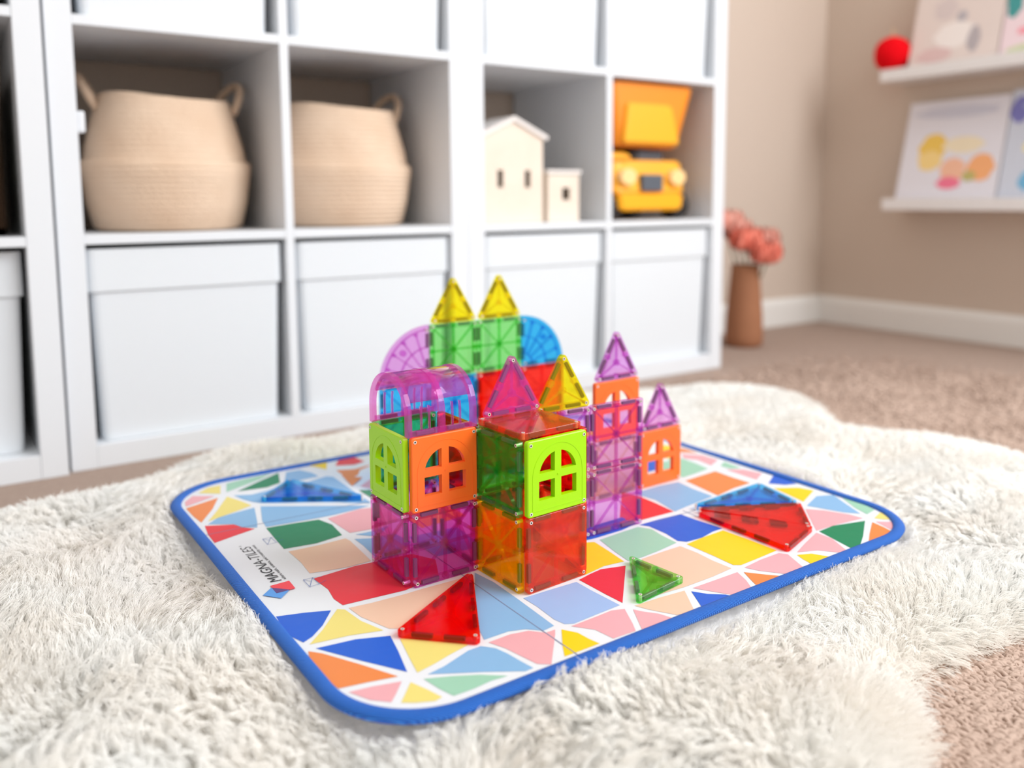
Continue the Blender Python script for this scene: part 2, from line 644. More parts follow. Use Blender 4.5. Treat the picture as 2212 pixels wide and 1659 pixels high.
taper('bumper', (-0.078, 0.078, 0.0, 0.2), (-0.084, 0.084, 0.0, 0.2), 0.022, 0.062, tyellow)
cab = taper('cab', (-0.092, 0.092, 0.006, 0.16), (-0.092, 0.092, 0.02, 0.15), 0.062, 0.142, tyellow, rad=0.02)
tbox('grille', -0.027, 0.025, -0.002, 0.02, 0.068, 0.108, tgrey, 0.003, cab)
for s in (-1, 1):
    bm = bmesh.new()
    add_disc(bm, (s * 0.062, 0.102), 0.019, -0.004, 0.02, 20)
    link('headlight', finish(bm, 'headlight', tlamp), cab)
tbox('windshield', -0.018, 0.045, 0.03, 0.10, 0.142, 0.168, tgrey, 0.004, cab)
tbox('cab_pillar', -0.036, -0.019, 0.03, 0.10, 0.142, 0.168, tblack, 0.003, cab)
taper('hood_arch', (-0.098, -0.04, 0.012, 0.14), (-0.094, -0.05, 0.02, 0.13), 0.142, 0.160, tyellow, rad=0.006)
bed = taper('dump_bed', (-0.088, 0.066, 0.0, 0.26), (-0.105, 0.108, 0.0, 0.28), 0.172, 0.322, torange, rad=0.02)
taper('bed_front_plate', (-0.080, 0.060, -0.012, 0.004), (-0.070, 0.040, -0.010, 0.006), 0.178, 0.272, tyellow, parent=bed, rad=0.006)
bm = bmesh.new()
lathe(bm, [(0.014, -0.018), (0.03, -0.018), (0.033, -0.012), (0.033, 0.012), (0.03, 0.018), (0.014, 0.018)], 24)
WHEEL = finish(bm, 'wheel', tblack, False)
for s in (-1, 1):
    for yy in (0.045, 0.215):
        link('wheel', WHEEL, truck, (s * 0.088, yy, 0.033), (0, math.pi / 2, 0))
truck.scale = (1.30, 1.0, 1.02)
tbox('chassis', -0.05, 0.05, 0.12, 0.27, 0.03, 0.10, tblack, 0.004)
tbox('bed_hinge', -0.02, 0.02, 0.12, 0.2, 0.1, 0.18, tblack, 0.003)

# ------------------------------------------------------------------ flowers in a vase
vx, vy = 1.985, 1.735
vase_mat = plain('terracotta', (168, 116, 84), 0.75, 0.3, vary=(12, (150, 100, 72)))
vase = thing('flower_vase', 'tall brown vase standing on the carpet beside the white shelf', 'vase', (vx, vy, 0))
bm = bmesh.new()
lathe(bm, [(0.048, 0), (0.054, 0.006), (0.056, 0.03), (0.053, 0.10), (0.046, 0.18), (0.041, 0.235), (0.043, 0.245), (0.038, 0.245), (0.034, 0.22), (0.03, 0.05)], 40)
link('body', finish(bm, 'vase_body', vase_mat, True), vase)
petal_a = plain('petal_coral', (250, 128, 104), 0.6, 0.2, vary=(30, (252, 164, 144)))
petal_b = plain('petal_peach', (254, 206, 190), 0.6, 0.2, vary=(30, (252, 176, 158)))
leaf_mat = plain('leaf_green', (120, 128, 96), 0.6)


def petal_mesh(name, L, Wd, cup, mat):
    bm = bmesh.new()
    rows = []
    for i in range(6):
        s = i / 5
        w_ = Wd * math.sin(math.pi * min(1, 0.12 + s * 0.82)) ** 0.7
        row = []
        for k in range(5):
            c = (k - 2) / 2
            row.append(bm.verts.new((c * w_ / 2, L * math.sin(s * cup) / cup, L * (1 - math.cos(s * cup)) / cup + 0.25 * Wd * c * c * s)))
        rows.append(row)
    for a, c in zip(rows, rows[1:]):
        for k in range(4):
            bm.faces.new((a[k], a[k + 1], c[k + 1], c[k]))
    r = bmesh.ops.solidify(bm, geom=bm.faces[:], thickness=0.0008)
    return finish(bm, name, mat, True)


PETALS = [petal_mesh('petal', 0.085, 0.075, 2.3, petal_a), petal_mesh('petal', 0.085, 0.075, 2.3, petal_b)]
stem_mat = plain('stem_green', (96, 110, 70), 0.6)
flowers = [((-0.034, -0.030, 0.300), 0, 0.95, 'coral peony nearest the shelf edge in the brown vase'),
           ((0.048, -0.020, 0.292), 1, 1.0, 'pale peach peony leaning right in the brown vase'),
           ((0.018, 0.050, 0.325), 1, 0.9, 'peach peony at the back of the brown vase'),
           ((-0.050, 0.030, 0.350), 1, 0.95, 'highest peach peony above the brown vase, half behind the shelf'),
           ((0.012, -0.065, 0.262), 0, 0.9, 'low coral peony hanging over the front of the vase rim')]
for (fx, fy, fz), ci, sc, lab in flowers:
    fl = thing('peony', lab, 'flower', (vx + fx, vy + fy, fz), group='peonies in the brown vase')
    pts = [(-fx * 0.75, -fy * 0.75, 0.10 - fz), (-fx * 0.6, -fy * 0.6, 0.22 - fz), (-fx * 0.2, -fy * 0.2, -0.05), (0, 0, -0.012)]
    link('stem', tube_mesh('stem', pts, 0.0025, stem_mat, 6), fl)
    for ring, (n, tilt, s) in enumerate(((7, -0.25, 1.0), (6, 0.25, 0.88), (5, 0.7, 0.72), (4, 1.1, 0.55))):
        for k in range(n):
            link('petal', PETALS[ci], fl, (0, 0, -0.012 + ring * 0.004), (0, 0, 0)).matrix_local = (
                Matrix.Translation((0, 0, -0.012 + ring * 0.004)) @ Matrix.Rotation(2 * math.pi * (k + 0.5 * ring) / n, 4, 'Z')
                @ Matrix.Rotation(tilt * 0.55, 4, 'X') @ Matrix.Scale(s * sc, 4))
lf = petal_mesh('leaf', 0.07, 0.03, 0.6, leaf_mat)
for k, (ang, tz) in enumerate(((-0.6, 0.27), (-1.3, 0.25))):
    link('leaf', lf, vase, (0.02, 0.0, tz), (0.2, 0, ang - 0.6))

# ------------------------------------------------------------------ picture ledges, books, red ball
ledge_white = plain('ledge_white', (238, 236, 236), 0.4)


def ledge(z, y1, label):
    t = thing('picture_ledge', label, 'ledge', (BX, y1, z), group='picture ledges on the right wall')
    Ln = 1.15
    link('back_rail', box_mesh('back_rail', -0.012, 0, -Ln, 0, 0, 0.07, ledge_white, 0.001), t)
    link('bottom_board', box_mesh('bottom_board', -0.115, -0.0121, -Ln, 0, 0, 0.014, ledge_white, 0.001), t)
    link('front_lip', box_mesh('front_lip', -0.127, -0.1151, -Ln, 0, 0, 0.036, ledge_white, 0.001), t)
    return t


LZ = (0.402, 0.803)
ledge(LZ[1], 1.648, 'white picture ledge on the right wall, the upper of two')
ledge(LZ[0], 1.625, 'white picture ledge on the right wall, the lower of two')


def picture_book(y1, zi, w_, h_, cover, shapes, label):
    """Book facing the room, foot behind the ledge lip, top against the wall."""
    tilt = math.asin(0.075 / h_)
    t = thing('picture_book', label, 'book', (BX - 0.100, y1, LZ[zi] + 0.0182), group='picture books on the ledges')
    t.rotation_euler = (0, tilt, 0)
    link('page_block', box_mesh('page_block', 0.0015, 0.0105, -w_ + 0.004, -0.003, 0.003, h_ - 0.003, plain('paper', (240, 236, 226), 0.8)), t)
    cm = plain('cover_' + label[:18], cover, 0.4)
    fc = link('front_cover', box_mesh('front_cover', 0, 0.0015, -w_, 0, 0, h_, cm), t)
    link('back_cover', box_mesh('back_cover', 0.0105, 0.012, -w_, 0, 0, h_, cm), t)
    link('spine', box_mesh('spine', 0.0015, 0.0105, -0.003, 0, 0, h_, cm), t)
    bm = bmesh.new()
    mats = []
    for k, (cy, cz, ry, rz, col) in enumerate(shapes):
        m = plain('print_%d_%d_%d' % col, col, 0.45)
        if m not in mats:
            mats.append(m)
        n = 14
        ph = random.random() * 6
        vs = [bm.verts.new((-0.0003 - 0.00002 * k, -cy * w_ + ry * w_ * math.cos(2 * math.pi * i / n) * (1 + 0.15 * math.sin(3 * i + ph)),
                            cz * h_ + rz * h_ * math.sin(2 * math.pi * i / n))) for i in range(n)]
        bm.faces.new(vs).material_index = mats.index(m)
    link('cover_print', finish(bm, 'cover_print', mats), fc)
    return t


picture_book(1.60, 0, 0.31, 0.325, (228, 226, 234),
             [(0.5, 0.88, 0.42, 0.06, (206, 206, 220)), (0.32, 0.55, 0.14, 0.13, (240, 200, 90)), (0.30, 0.42, 0.13, 0.10, (246, 214, 140)),
              (0.62, 0.56, 0.2, 0.08, (240, 226, 196)), (0.55, 0.32, 0.13, 0.12, (244, 190, 160)), (0.53, 0.20, 0.12, 0.06, (242, 120, 150)),
              (0.82, 0.34, 0.13, 0.13, (246, 176, 120)), (0.72, 0.26, 0.07, 0.05, (190, 180, 110))],
             'white picture book with yellow and orange animals on the lower ledge')
picture_book(1.285, 0, 0.26, 0.335, (206, 212, 226),
             [(0.10, 0.82, 0.10, 0.12, (120, 120, 190)), (0.5, 0.85, 0.36, 0.1, (170, 186, 214)), (0.4, 0.5, 0.2, 0.1, (244, 232, 180)),
              (0.3, 0.2, 0.1, 0.09, (110, 180, 220))], 'pale blue picture book on the lower ledge, at the right photo edge')
picture_book(1.575, 1, 0.27, 0.34, (226, 212, 206),
             [(0.5, 0.30, 0.24, 0.12, (240, 232, 228)), (0.35, 0.55, 0.14, 0.1, (214, 200, 198)), (0.72, 0.24, 0.07, 0.12, (178, 170, 174)),
              (0.3, 0.14, 0.2, 0.07, (218, 188, 186)), (0.7, 0.7, 0.2, 0.09, (196, 192, 194)), (0.55, 0.46, 0.06, 0.05, (180, 174, 180))],
             'grey and blush picture book on the upper ledge, next to the red ball')
picture_book(1.30, 1, 0.28, 0.34, (238, 216, 222),
             [(0.08, 0.5, 0.08, 0.14, (60, 150, 150)), (0.5, 0.62, 0.3, 0.2, (242, 200, 214)), (0.5, 0.24, 0.36, 0.05, (244, 150, 166)),
              (0.5, 0.09, 0.42, 0.05, (206, 214, 176)), (0.3, 0.8, 0.2, 0.12, (232, 120, 160))],
             'pink and teal picture book on the upper ledge, at the right photo edge')
red_felt = plain('red_felt', (226, 8, 22), 0.9, 0.1, bump=(180, 0.5, 0.004))
bm = bmesh.new()
bmesh.ops.create_uvsphere(bm, u_segments=32, v_segments=20, radius=0.056)
for v in bm.verts:
    v.co *= 1 + 0.03 * math.sin(5 * v.co.x / 0.047 + 2) * math.cos(4 * v.co.z / 0.047)
t = thing('felt_ball', 'bright red round felt ball at the end of the upper ledge', 'ball', (BX - 0.085, 1.634, LZ[1] + 0.086))
link('body', finish(bm, 'felt_ball', red_felt, True), t)
link('hanging_loop', tube_mesh('hanging_loop', [(0, 0, 0.053), (0.006, 0, 0.07), (0.0, 0.004, 0.085), (-0.006, 0, 0.07), (0.0005, 0, 0.053)], 0.0015, plain('cream_cord', (230, 200, 160), 0.8), 6), t)

# ------------------------------------------------------------------ play mat
MU, MV, MRAD = 0.722, 0.650, 0.088
MYAW = 0.60
_c, _s = math.cos(MYAW), math.sin(MYAW)
mx0, my0 = R(0.228 * _c - 0.516 * _s, 0.228 * _s + 0.516 * _c)
MROT = RA(MYAW)


def mat_dip(u, v):
    """The mat sinks a little into the fleece under the tall back wall of the castle."""
    a = 1 / (1 + math.exp(-(u - 0.24) / 0.012)) / (1 + math.exp((u - 0.585) / 0.012))
    return -0.0146 * a * math.exp(-((v - 0.495) / 0.055) ** 4) + 0.0004 * math.sin(23 * u + 1) * math.sin(19 * v)


def mat_to_room(u, v):
    c, s = math.cos(MROT), math.sin(MROT)
    return (mx0 + u * c - v * s, my0 + u * s + v * c)


def fabric(name, rgb):
    return plain('print_' + name, rgb, 0.45, 0.4, bump=(14, 0.25, 0.006))


PC = {'lemon': (222, 206, 117), 'pink': (221, 161, 168), 'orange': (221, 128, 67), 'sky': (128, 172, 211), 'mint': (148, 195, 170),
      'emerald': (13, 123, 83), 'yellow': (228, 195, 18), 'red': (215, 43, 56), 'peach': (223, 186, 161), 'blue': (25, 89, 195), 'periwinkle': (148, 177, 220)}
mat_white = fabric('white', (219, 222, 227))


def in_poly(p, poly):
    x, y = p
    c = False
    n = len(poly)
    for i in range(n):
        x1, y1 = poly[i]
        x2, y2 = poly[i - 1]
        if (y1 > y) != (y2 > y) and x < (x2 - x1) * (y - y1) / (y2 - y1) + x1:
            c = not c
    return c


def ccw(poly):
    a = sum(poly[i - 1][0] * poly[i][1] - poly[i][0] * poly[i - 1][1] for i in range(len(poly)))
    return poly if a > 0 else poly[::-1]


def surface(bm, poly, dz, step, mi):
    """Fill a polygon with a triangulated sheet that follows the mat surface."""
    poly = ccw(poly)
    pts = [Vector(p) for p in poly]
    us, vs = [p[0] for p in poly], [p[1] for p in poly]
    inner = inset(poly, 0.004)
    for i in range(int(min(us) / step), int(max(us) / step) + 2):
        for j in range(int(min(vs) / step), int(max(vs) / step) + 2):
            q = (i * step, j * step)
            if in_poly(q, inner):
                pts.append(Vector(q))
    n = len(poly)
    V, _, F, *_r = delaunay_2d_cdt(pts, [], [list(range(n))], 1, 1e-6)
    bv = [bm.verts.new((p.x, p.y, mat_dip(p.x, p.y) + dz)) for p in V]
    for f in F:
        bm.faces.new([bv[i] for i in f]).material_index = mi


PATCHES = [
    ('lemon',[(0.0431,0.6113),(0.0598,0.6261),(0.0758,0.6256),(0.0664,0.592)]),
    ('pink',[(0.0343,0.6046),(0.0581,0.5876),(0.0174,0.5694),(0.0205,0.5867)]),
    ('orange',[(0.016,0.5633),(0.0598,0.5787),(0.0428,0.5418),(0.019,0.5023),(0.0166,0.5283)]),
    ('lemon',[(0.0265,0.5013),(0.043,0.5277),(0.0705,0.5762),(0.0796,0.5495),(0.0862,0.5252),(0.061,0.5149)]),
    ('sky',[(0.0241,0.4922),(0.04,0.5071),(0.0598,0.5111),(0.0866,0.5153),(0.074,0.4653),(0.0684,0.448),(0.0545,0.4579),(0.049,0.4745)]),
    ('mint',[(0.0846,0.6277),(0.1075,0.6312),(0.1489,0.6339),(0.1263,0.6178),(0.0748,0.5939)]),
    ('emerald',[(0.0869,0.5879),(0.122,0.6094),(0.1574,0.6309),(0.1446,0.5876),(0.1244,0.5799)]),
    ('sky',[(0.1672,0.6268),(0.1862,0.6255),(0.1958,0.6033),(0.1976,0.583),(0.1668,0.5819),(0.1482,0.5822)]),
    ('sky',[(0.0788,0.5754),(0.0985,0.5639),(0.1201,0.5669),(0.1438,0.5743),(0.1724,0.5677),(0.2068,0.5776),(0.2134,0.5699),(0.2144,0.5156),(0.2141,0.456),(0.2118,0.4478),(0.098,0.5265),(0.0912,0.5363),(0.0839,0.554)]),
    ('sky',[(0.0941,0.5147),(0.2064,0.4395),(0.1932,0.437),(0.1571,0.435),(0.1283,0.4375),(0.0775,0.4436),(0.08,0.4654)]),
    ('yellow',[(0.2021,0.6455),(0.2348,0.6462),(0.2182,0.6056),(0.2101,0.6271)]),
    ('red',[(0.2539,0.6479),(0.2757,0.639),(0.2787,0.6101),(0.2601,0.6039),(0.2356,0.6151)]),
    ('orange',[(0.2288,0.5949),(0.2516,0.5848),(0.2785,0.5907),(0.2459,0.5496),(0.2223,0.5264),(0.2244,0.5533)]),
    ('pink',[(0.2328,0.5245),(0.2603,0.5481),(0.2561,0.5248),(0.2461,0.5178)]),
    ('emerald',[(0.2231,0.5066),(0.2419,0.5124),(0.2487,0.4856),(0.2265,0.4397),(0.2244,0.4714)]),
    ('red',[(0.0195,0.4891),(0.0487,0.4734),(0.0545,0.4579),(0.0649,0.4455),(0.0395,0.438),(0.0149,0.4301),(0.0153,0.4591)]),
    ('emerald',[(0.0764,0.4403),(0.1086,0.4364),(0.1371,0.4313),(0.144,0.4069),(0.1408,0.37),(0.1077,0.3642),(0.0727,0.3696),(0.0743,0.4034)]),
    ('pink',[(0.1473,0.4285),(0.1813,0.4337),(0.1924,0.4352),(0.2195,0.4253),(0.216,0.3729),(0.1836,0.3661),(0.1508,0.3709),(0.149,0.3991)]),
    ('sky',[(0.154,0.3626),(0.1725,0.3607),(0.1973,0.3648),(0.1829,0.3501),(0.1665,0.3477)]),
    ('sky',[(0.1476,0.3513),(0.1637,0.3418),(0.1919,0.3396),(0.1956,0.3056),(0.164,0.2839),(0.1443,0.2839),(0.1479,0.3281)]),
    ('peach',[(0.0743,0.3601),(0.109,0.3576),(0.14,0.3587),(0.1415,0.3498),(0.139,0.3088),(0.1373,0.2854),(0.1132,0.2855),(0.0905,0.2901),(0.0731,0.2949),(0.0753,0.3259)]),
    ('red',[(0.0717,0.2808),(0.1185,0.2837),(0.1808,0.2762),(0.1945,0.2487),(0.1772,0.2109),(0.1349,0.2033),(0.0731,0.2104),(0.0711,0.2272),(0.0745,0.2496)]),
    ('blue',[(0.0094,0.2271),(0.0381,0.2174),(0.06,0.2073),(0.0425,0.1846),(0.0275,0.1708),(0.0174,0.1657),(0.0091,0.1933)]),
    ('lemon',[(0.0205,0.1594),(0.0394,0.1769),(0.0656,0.2061),(0.0712,0.2008),(0.0743,0.1723),(0.0834,0.1447),(0.0551,0.1537)]),
    ('peach',[(0.0752,0.202),(0.0977,0.1985),(0.1313,0.1962),(0.1475,0.1965),(0.1889,0.1947),(0.2015,0.1937),(0.1972,0.178),(0.1663,0.1283),(0.1186,0.126),(0.0888,0.1445),(0.0774,0.1792)]),
    ('blue',[(0.0224,0.1501),(0.0563,0.1446),(0.0841,0.1328),(0.078,0.1054),(0.0693,0.0723),(0.0457,0.1096)]),
    ('orange',[(0.0156,0.1493),(0.024,0.1389),(0.0432,0.104),(0.0603,0.0706),(0.0358,0.077),(0.014,0.0818),(0.0106,0.1055),(0.0089,0.1281)]),
    ('pink',[(0.0186,0.0729),(0.0371,0.0694),(0.0595,0.0627),(0.0478,0.0496),(0.04,0.0418),(0.0278,0.0536)]),
    ('lemon',[(0.0457,0.037),(0.0647,0.0577),(0.0708,0.041),(0.0752,0.0258),(0.0684,0.0242),(0.0545,0.0308)]),
    ('lemon',[(0.0886,0.1231),(0.1169,0.1126),(0.1323,0.0807),(0.1129,0.0764),(0.0935,0.0707),(0.0756,0.0668),(0.0799,0.0866)]),
    ('sky',[(0.0812,0.0599),(0.0986,0.063),(0.1274,0.0728),(0.14,0.073),(0.1485,0.0626),(0.1519,0.0498),(0.154,0.0341),(0.1566,0.0191),(0.1485,0.0188),(0.1205,0.0372),(0.1134,0.0413)]),
    ('mint',[(0.0754,0.056),(0.0956,0.0468),(0.1154,0.0358),(0.1331,0.0214),(0.118,0.0231),(0.1012,0.0215),(0.0831,0.0221),(0.0787,0.0373)]),
    ('sky',[(0.2118,0.1982),(0.2158,0.1686),(0.2149,0.1248),(0.2122,0.0644),(0.1994,0.063),(0.188,0.0745),(0.1735,0.0801),(0.148,0.0802),(0.1528,0.0947),(0.1818,0.1482)]),
    ('pink',[(0.1486,0.0743),(0.1712,0.075),(0.1886,0.0706),(0.1987,0.059),(0.2089,0.0586),(0.2039,0.0519),(0.1717,0.0147),(0.1626,0.0221),(0.1592,0.0385),(0.1552,0.0579)]),
    ('yellow',[(0.2136,0.0553),(0.2216,0.0428),(0.223,0.0285),(0.2255,0.0173),(0.2036,0.0176),(0.1881,0.0181),(0.1971,0.0326)]),
    ('periwinkle',[(0.2203,0.1236),(0.2487,0.1227),(0.283,0.121),(0.2831,0.0997),(0.2856,0.0592),(0.2616,0.0584),(0.2293,0.057),(0.2217,0.0612),(0.2192,0.0737),(0.221,0.1022)]),
    ('red',[(0.2882,0.1232),(0.3058,0.1271),(0.3219,0.1295),(0.3488,0.1214),(0.317,0.0884),(0.2907,0.0612),(0.2892,0.0831)]),
    ('yellow',[(0.3156,0.1929),(0.3537,0.1923),(0.3623,0.188),(0.3588,0.1588),(0.3545,0.1302),(0.3296,0.1335),(0.3015,0.1287),(0.2919,0.1355)]),
    ('mint',[(0.371,0.1891),(0.4026,0.191),(0.4312,0.192),(0.4398,0.1781),(0.4364,0.1575),(0.4355,0.1342),(0.4046,0.1297),(0.3791,0.1275),(0.359,0.1286),(0.3634,0.1555)]),
    ('blue',[(0.3475,0.2245),(0.3801,0.2245),(0.4362,0.2252),(0.4359,0.2007),(0.4098,0.1955),(0.37,0.1954),(0.3575,0.1969)]),
    ('pink',[(0.224,0.0549),(0.2524,0.0551),(0.2722,0.0559),(0.2843,0.0511),(0.2721,0.0269),(0.2653,0.0154),(0.2406,0.0167),(0.2375,0.0373)]),
    ('pink',[(0.2901,0.0458),(0.2949,0.0374),(0.304,0.0261),(0.3086,0.0131),(0.2712,0.0135),(0.2799,0.0284)]),
    ('peach',[(0.2962,0.0504),(0.3261,0.0489),(0.3572,0.0459),(0.35,0.0347),(0.3349,0.0117),(0.316,0.0151),(0.3085,0.0266),(0.3017,0.0376)]),
    ('peach',[(0.3743,0.1243),(0.4046,0.1253),(0.4319,0.1251),(0.4341,0.1023),(0.4327,0.0789),(0.4341,0.0545),(0.4033,0.052),(0.364,0.0514),(0.3296,0.0538),(0.3244,0.0591)]),
    ('blue',[(0.4366,0.1954),(0.4686,0.1951),(0.5008,0.1928),(0.5024,0.171),(0.5078,0.1327),(0.4913,0.1325),(0.4691,0.1275),(0.4463,0.1293),(0.4399,0.137),(0.4439,0.1592),(0.4431,0.1859)]),
    ('yellow',[(0.4416,0.1248),(0.4691,0.1275),(0.5039,0.1283),(0.5064,0.0965),(0.508,0.0562),(0.4779,0.0549),(0.4484,0.054),(0.4418,0.0587),(0.4425,0.0861)]),
    ('pink',[(0.4462,0.0479),(0.4751,0.0509),(0.5042,0.0505),(0.5093,0.0428),(0.4949,0.0115),(0.4678,0.0138),(0.4525,0.0339)]),
    ('pink',[(0.3677,0.0454),(0.4031,0.045),(0.4318,0.0448),(0.424,0.0266),(0.4141,0.0109),(0.3915,0.0084),(0.3835,0.0207)]),
    ('orange',[(0.4371,0.041),(0.4505,0.0241),(0.4612,0.0118),(0.4583,0.0095),(0.4216,0.01),(0.4295,0.0263)]),
    ('blue',[(0.3615,0.0412),(0.3702,0.0284),(0.3834,0.0174),(0.3879,0.0093),(0.3577,0.0103),(0.345,0.0115)]),
    ('emerald',[(0.5899,0.0624),(0.6183,0.0637),(0.6626,0.0519),(0.6188,0.0257),(0.5808,0.0054),(0.5784,0.0147)]),
    ('pink',[(0.6378,0.1165),(0.6526,0.1005),(0.6655,0.0754),(0.6681,0.0581),(0.6254,0.0635),(0.5891,0.0653),(0.6169,0.0946)]),
    ('sky',[(0.6484,0.1225),(0.6878,0.1372),(0.7094,0.1277),(0.6981,0.1067),(0.6788,0.0686),(0.6661,0.0829),(0.6557,0.1064)]),
    ('mint',[(0.7083,0.1138),(0.7159,0.0968),(0.7044,0.0663),(0.6832,0.0629),(0.6911,0.0839)]),
    ('lemon',[(0.6787,0.0506),(0.7016,0.0576),(0.7028,0.0515),(0.6917,0.0362),(0.6842,0.0415)]),
    ('pink',[(0.6706,0.0437),(0.6861,0.0312),(0.6617,0.0161),(0.6646,0.0259)]),
    ('orange',[(0.6657,0.0447),(0.6622,0.0277),(0.6575,0.0143),(0.6333,0.0095),(0.6013,0.0079),(0.6315,0.0259)]),
    ('pink',[(0.5842,0.0618),(0.584,0.0413),(0.5657,0.0061),(0.5565,0.0155),(0.5439,0.0307),(0.5214,0.0404),(0.5472,0.0498)]),
    ('yellow',[(0.5158,0.0361),(0.531,0.0295),(0.5431,0.0086),(0.5206,0.006),(0.5091,0.0118),(0.5117,0.0249)]),
    ('yellow',[(0.6676,0.188),(0.6958,0.1709),(0.703,0.1522),(0.6566,0.1335),(0.6592,0.1431),(0.6636,0.1664)]),
    ('blue',[(0.6766,0.2037),(0.7097,0.2216),(0.7111,0.2098),(0.7065,0.181),(0.6905,0.1873)]),
    ('orange',[(0.5965,0.2772),(0.6312,0.2792),(0.6584,0.2805),(0.6574,0.2469),(0.6591,0.2194),(0.6248,0.2185),(0.5876,0.2117),(0.5917,0.2422)]),
    ('pink',[(0.6762,0.2762),(0.696,0.262),(0.703,0.236),(0.6766,0.2232),(0.676,0.2404)]),
    ('mint',[(0.682,0.2922),(0.7017,0.3026),(0.6981,0.2684),(0.684,0.2749)]),
    ('mint',[(0.6621,0.3753),(0.6639,0.3466),(0.6633,0.3242),(0.659,0.2942),(0.6302,0.2903),(0.6042,0.2884),(0.5976,0.3102)]),
    ('pink',[(0.6801,0.3664),(0.7003,0.3439),(0.7007,0.3139),(0.6738,0.3018),(0.6777,0.3328),(0.6669,0.3482)]),
    ('orange',[(0.6997,0.391),(0.7099,0.3686),(0.707,0.3527),(0.6847,0.3736)]),
    ('sky',[(0.5048,0.2799),(0.5204,0.2808),(0.5533,0.2823),(0.5848,0.279),(0.5806,0.2502),(0.5804,0.2139),(0.5263,0.2069),(0.5019,0.2026),(0.5111,0.2459)]),
    ('red',[(0.4958,0.2923),(0.5039,0.2656),(0.503,0.2374),(0.5006,0.2035),(0.4774,0.2042),(0.4469,0.2054),(0.4188,0.2105)]),
]

# cells hidden behind or under the castle, glimpsed through the clear tiles
for i in range(5):
    for j in range(3):
        u0, v0 = 0.225 + i * 0.072, 0.335 + j * 0.085
        if (u0 > 0.50 and v0 < 0.36) or (i == 0 and j > 0):
            continue
        k = ('yellow', 'sky', 'peach', 'mint', 'blue', 'pink', 'orange')[(i * 3 + j * 2) % 7]
        PATCHES.append((k, [(u0, v0), (u0 + 0.062, v0 + 0.004), (u0 + 0.064, v0 + 0.076), (u0 - 0.003, v0 + 0.074)]))
PATCHES += [('peach', [(0.335, 0.235), (0.385, 0.225), (0.40, 0.28), (0.34, 0.29)]), ('sky', [(0.20, 0.255), (0.255, 0.25), (0.26, 0.315), (0.20, 0.32)]),
            ('lemon', [(0.27, 0.24), (0.32, 0.24), (0.32, 0.31), (0.27, 0.31)]), 
            ('blue', [(0.335, 0.60), (0.38, 0.60), (0.38, 0.636), (0.345, 0.636)]), ('mint', [(0.40, 0.60), (0.47, 0.60), (0.47, 0.636), (0.40, 0.636)]),
            ('red', [(0.50, 0.60), (0.58, 0.60), (0.57, 0.636), (0.50, 0.636)]), ('yellow', [(0.60, 0.50), (0.66, 0.52), (0.64, 0.58), (0.60, 0.59)]),
            ('blue', [(0.575, 0.333), (0.598, 0.333), (0.645, 0.385), (0.63, 0.395)]), ('yellow', [(0.640, 0.366), (0.66, 0.356), (0.703, 0.400), (0.69, 0.42)]),
            ('mint', [(0.580, 0.306), (0.606, 0.297), (0.650, 0.345), (0.626, 0.357)])]

play_mat = thing('play_mat', 'white play mat with bright coloured shapes and a blue edge on the fur rug', 'play mat', (mx0, my0, ZM), (0, 0, MROT))
outline = rounded([(0, 0), (MU, 0), (MU, MV), (0, MV)], MRAD, 14)
bm = bmesh.new()
sheet = inset(outline, 0.004)
surface(bm, sheet, 0.0, 0.018, 0)
surface(bm, sheet, -0.0028, 0.018, 0)
sheet_o = link('mat_sheet', finish(bm, 'mat_sheet', mat_white, True), play_mat)
bm = bmesh.new()
names = list(PC)
edge_in = inset(outline, 0.0085)
for k, poly in PATCHES:
    poly = [p for p in poly]
    poly = [(min(max(u, 0.006), MU - 0.006), min(max(v, 0.006), MV - 0.006)) for u, v in poly]
    poly = ccw(poly)
    # gently bowed sides, sharp corners
    surface(bm, poly, 0.00025, 0.018, names.index(k))
pp = link('printed_pattern', finish(bm, 'printed_pattern', [fabric(k, PC[k]) for k in names], True), sheet_o)
pp['label'] = 'printed blue, yellow, red, green, pink and orange shapes'

# blue woven binding round the edge
binding = bpy.data.materials.new('blue_binding')
binding.use_nodes = True
nt = binding.node_tree
b = nt.nodes['Principled BSDF']
b.inputs['Roughness'].default_value = 0.55
tc = nt.nodes.new('ShaderNodeTexCoord')
wv = nt.nodes.new('ShaderNodeTexWave')
wv.bands_direction = 'DIAGONAL'
wv.inputs['Scale'].default_value = 240
wv.inputs['Distortion'].default_value = 0.4
mx = nt.nodes.new('ShaderNodeMix')
mx.data_type = 'RGBA'
mx.inputs[6].default_value = lin((12, 86, 206))
mx.inputs[7].default_value = lin((54, 146, 250))
bp = nt.nodes.new('ShaderNodeBump')
bp.inputs['Strength'].default_value = 1.0
bp.inputs['Distance'].default_value = 0.0015
for a, c in ((tc.outputs['Object'], wv.inputs['Vector']), (wv.outputs['Fac'], mx.inputs[0]), (mx.outputs[2], b.inputs['Base Color']),
             (wv.outputs['Fac'], bp.inputs['Height']), (bp.outputs['Normal'], b.inputs['Normal'])):
    nt.links.new(a, c)
bm = bmesh.new()
dense = rounded([(0, 0), (MU, 0), (MU, MV), (0, MV)], MRAD, 40)
pts2 = []
for i in range(len(dense)):
    p, q = Vector(dense[i]), Vector(dense[(i + 1) % len(dense)])
    n = max(1, int((q - p).length / 0.012))
    for k in range(n):
        pts2.append(tuple(p + (q - p) * k / n))
prof = [(0.0125, 0.0006), (0.0118, 0.0019), (0.0090, 0.0027), (0.0055, 0.0030), (0.0015, 0.0022), (-0.0008, -0.0002),
        (0.0012, -0.0042), (0.0060, -0.0050), (0.0120, -0.0040)]
rings = [[bm.verts.new((p[0], p[1], z + mat_dip(*p))) for p in inset(pts2, d)] for d, z in prof]
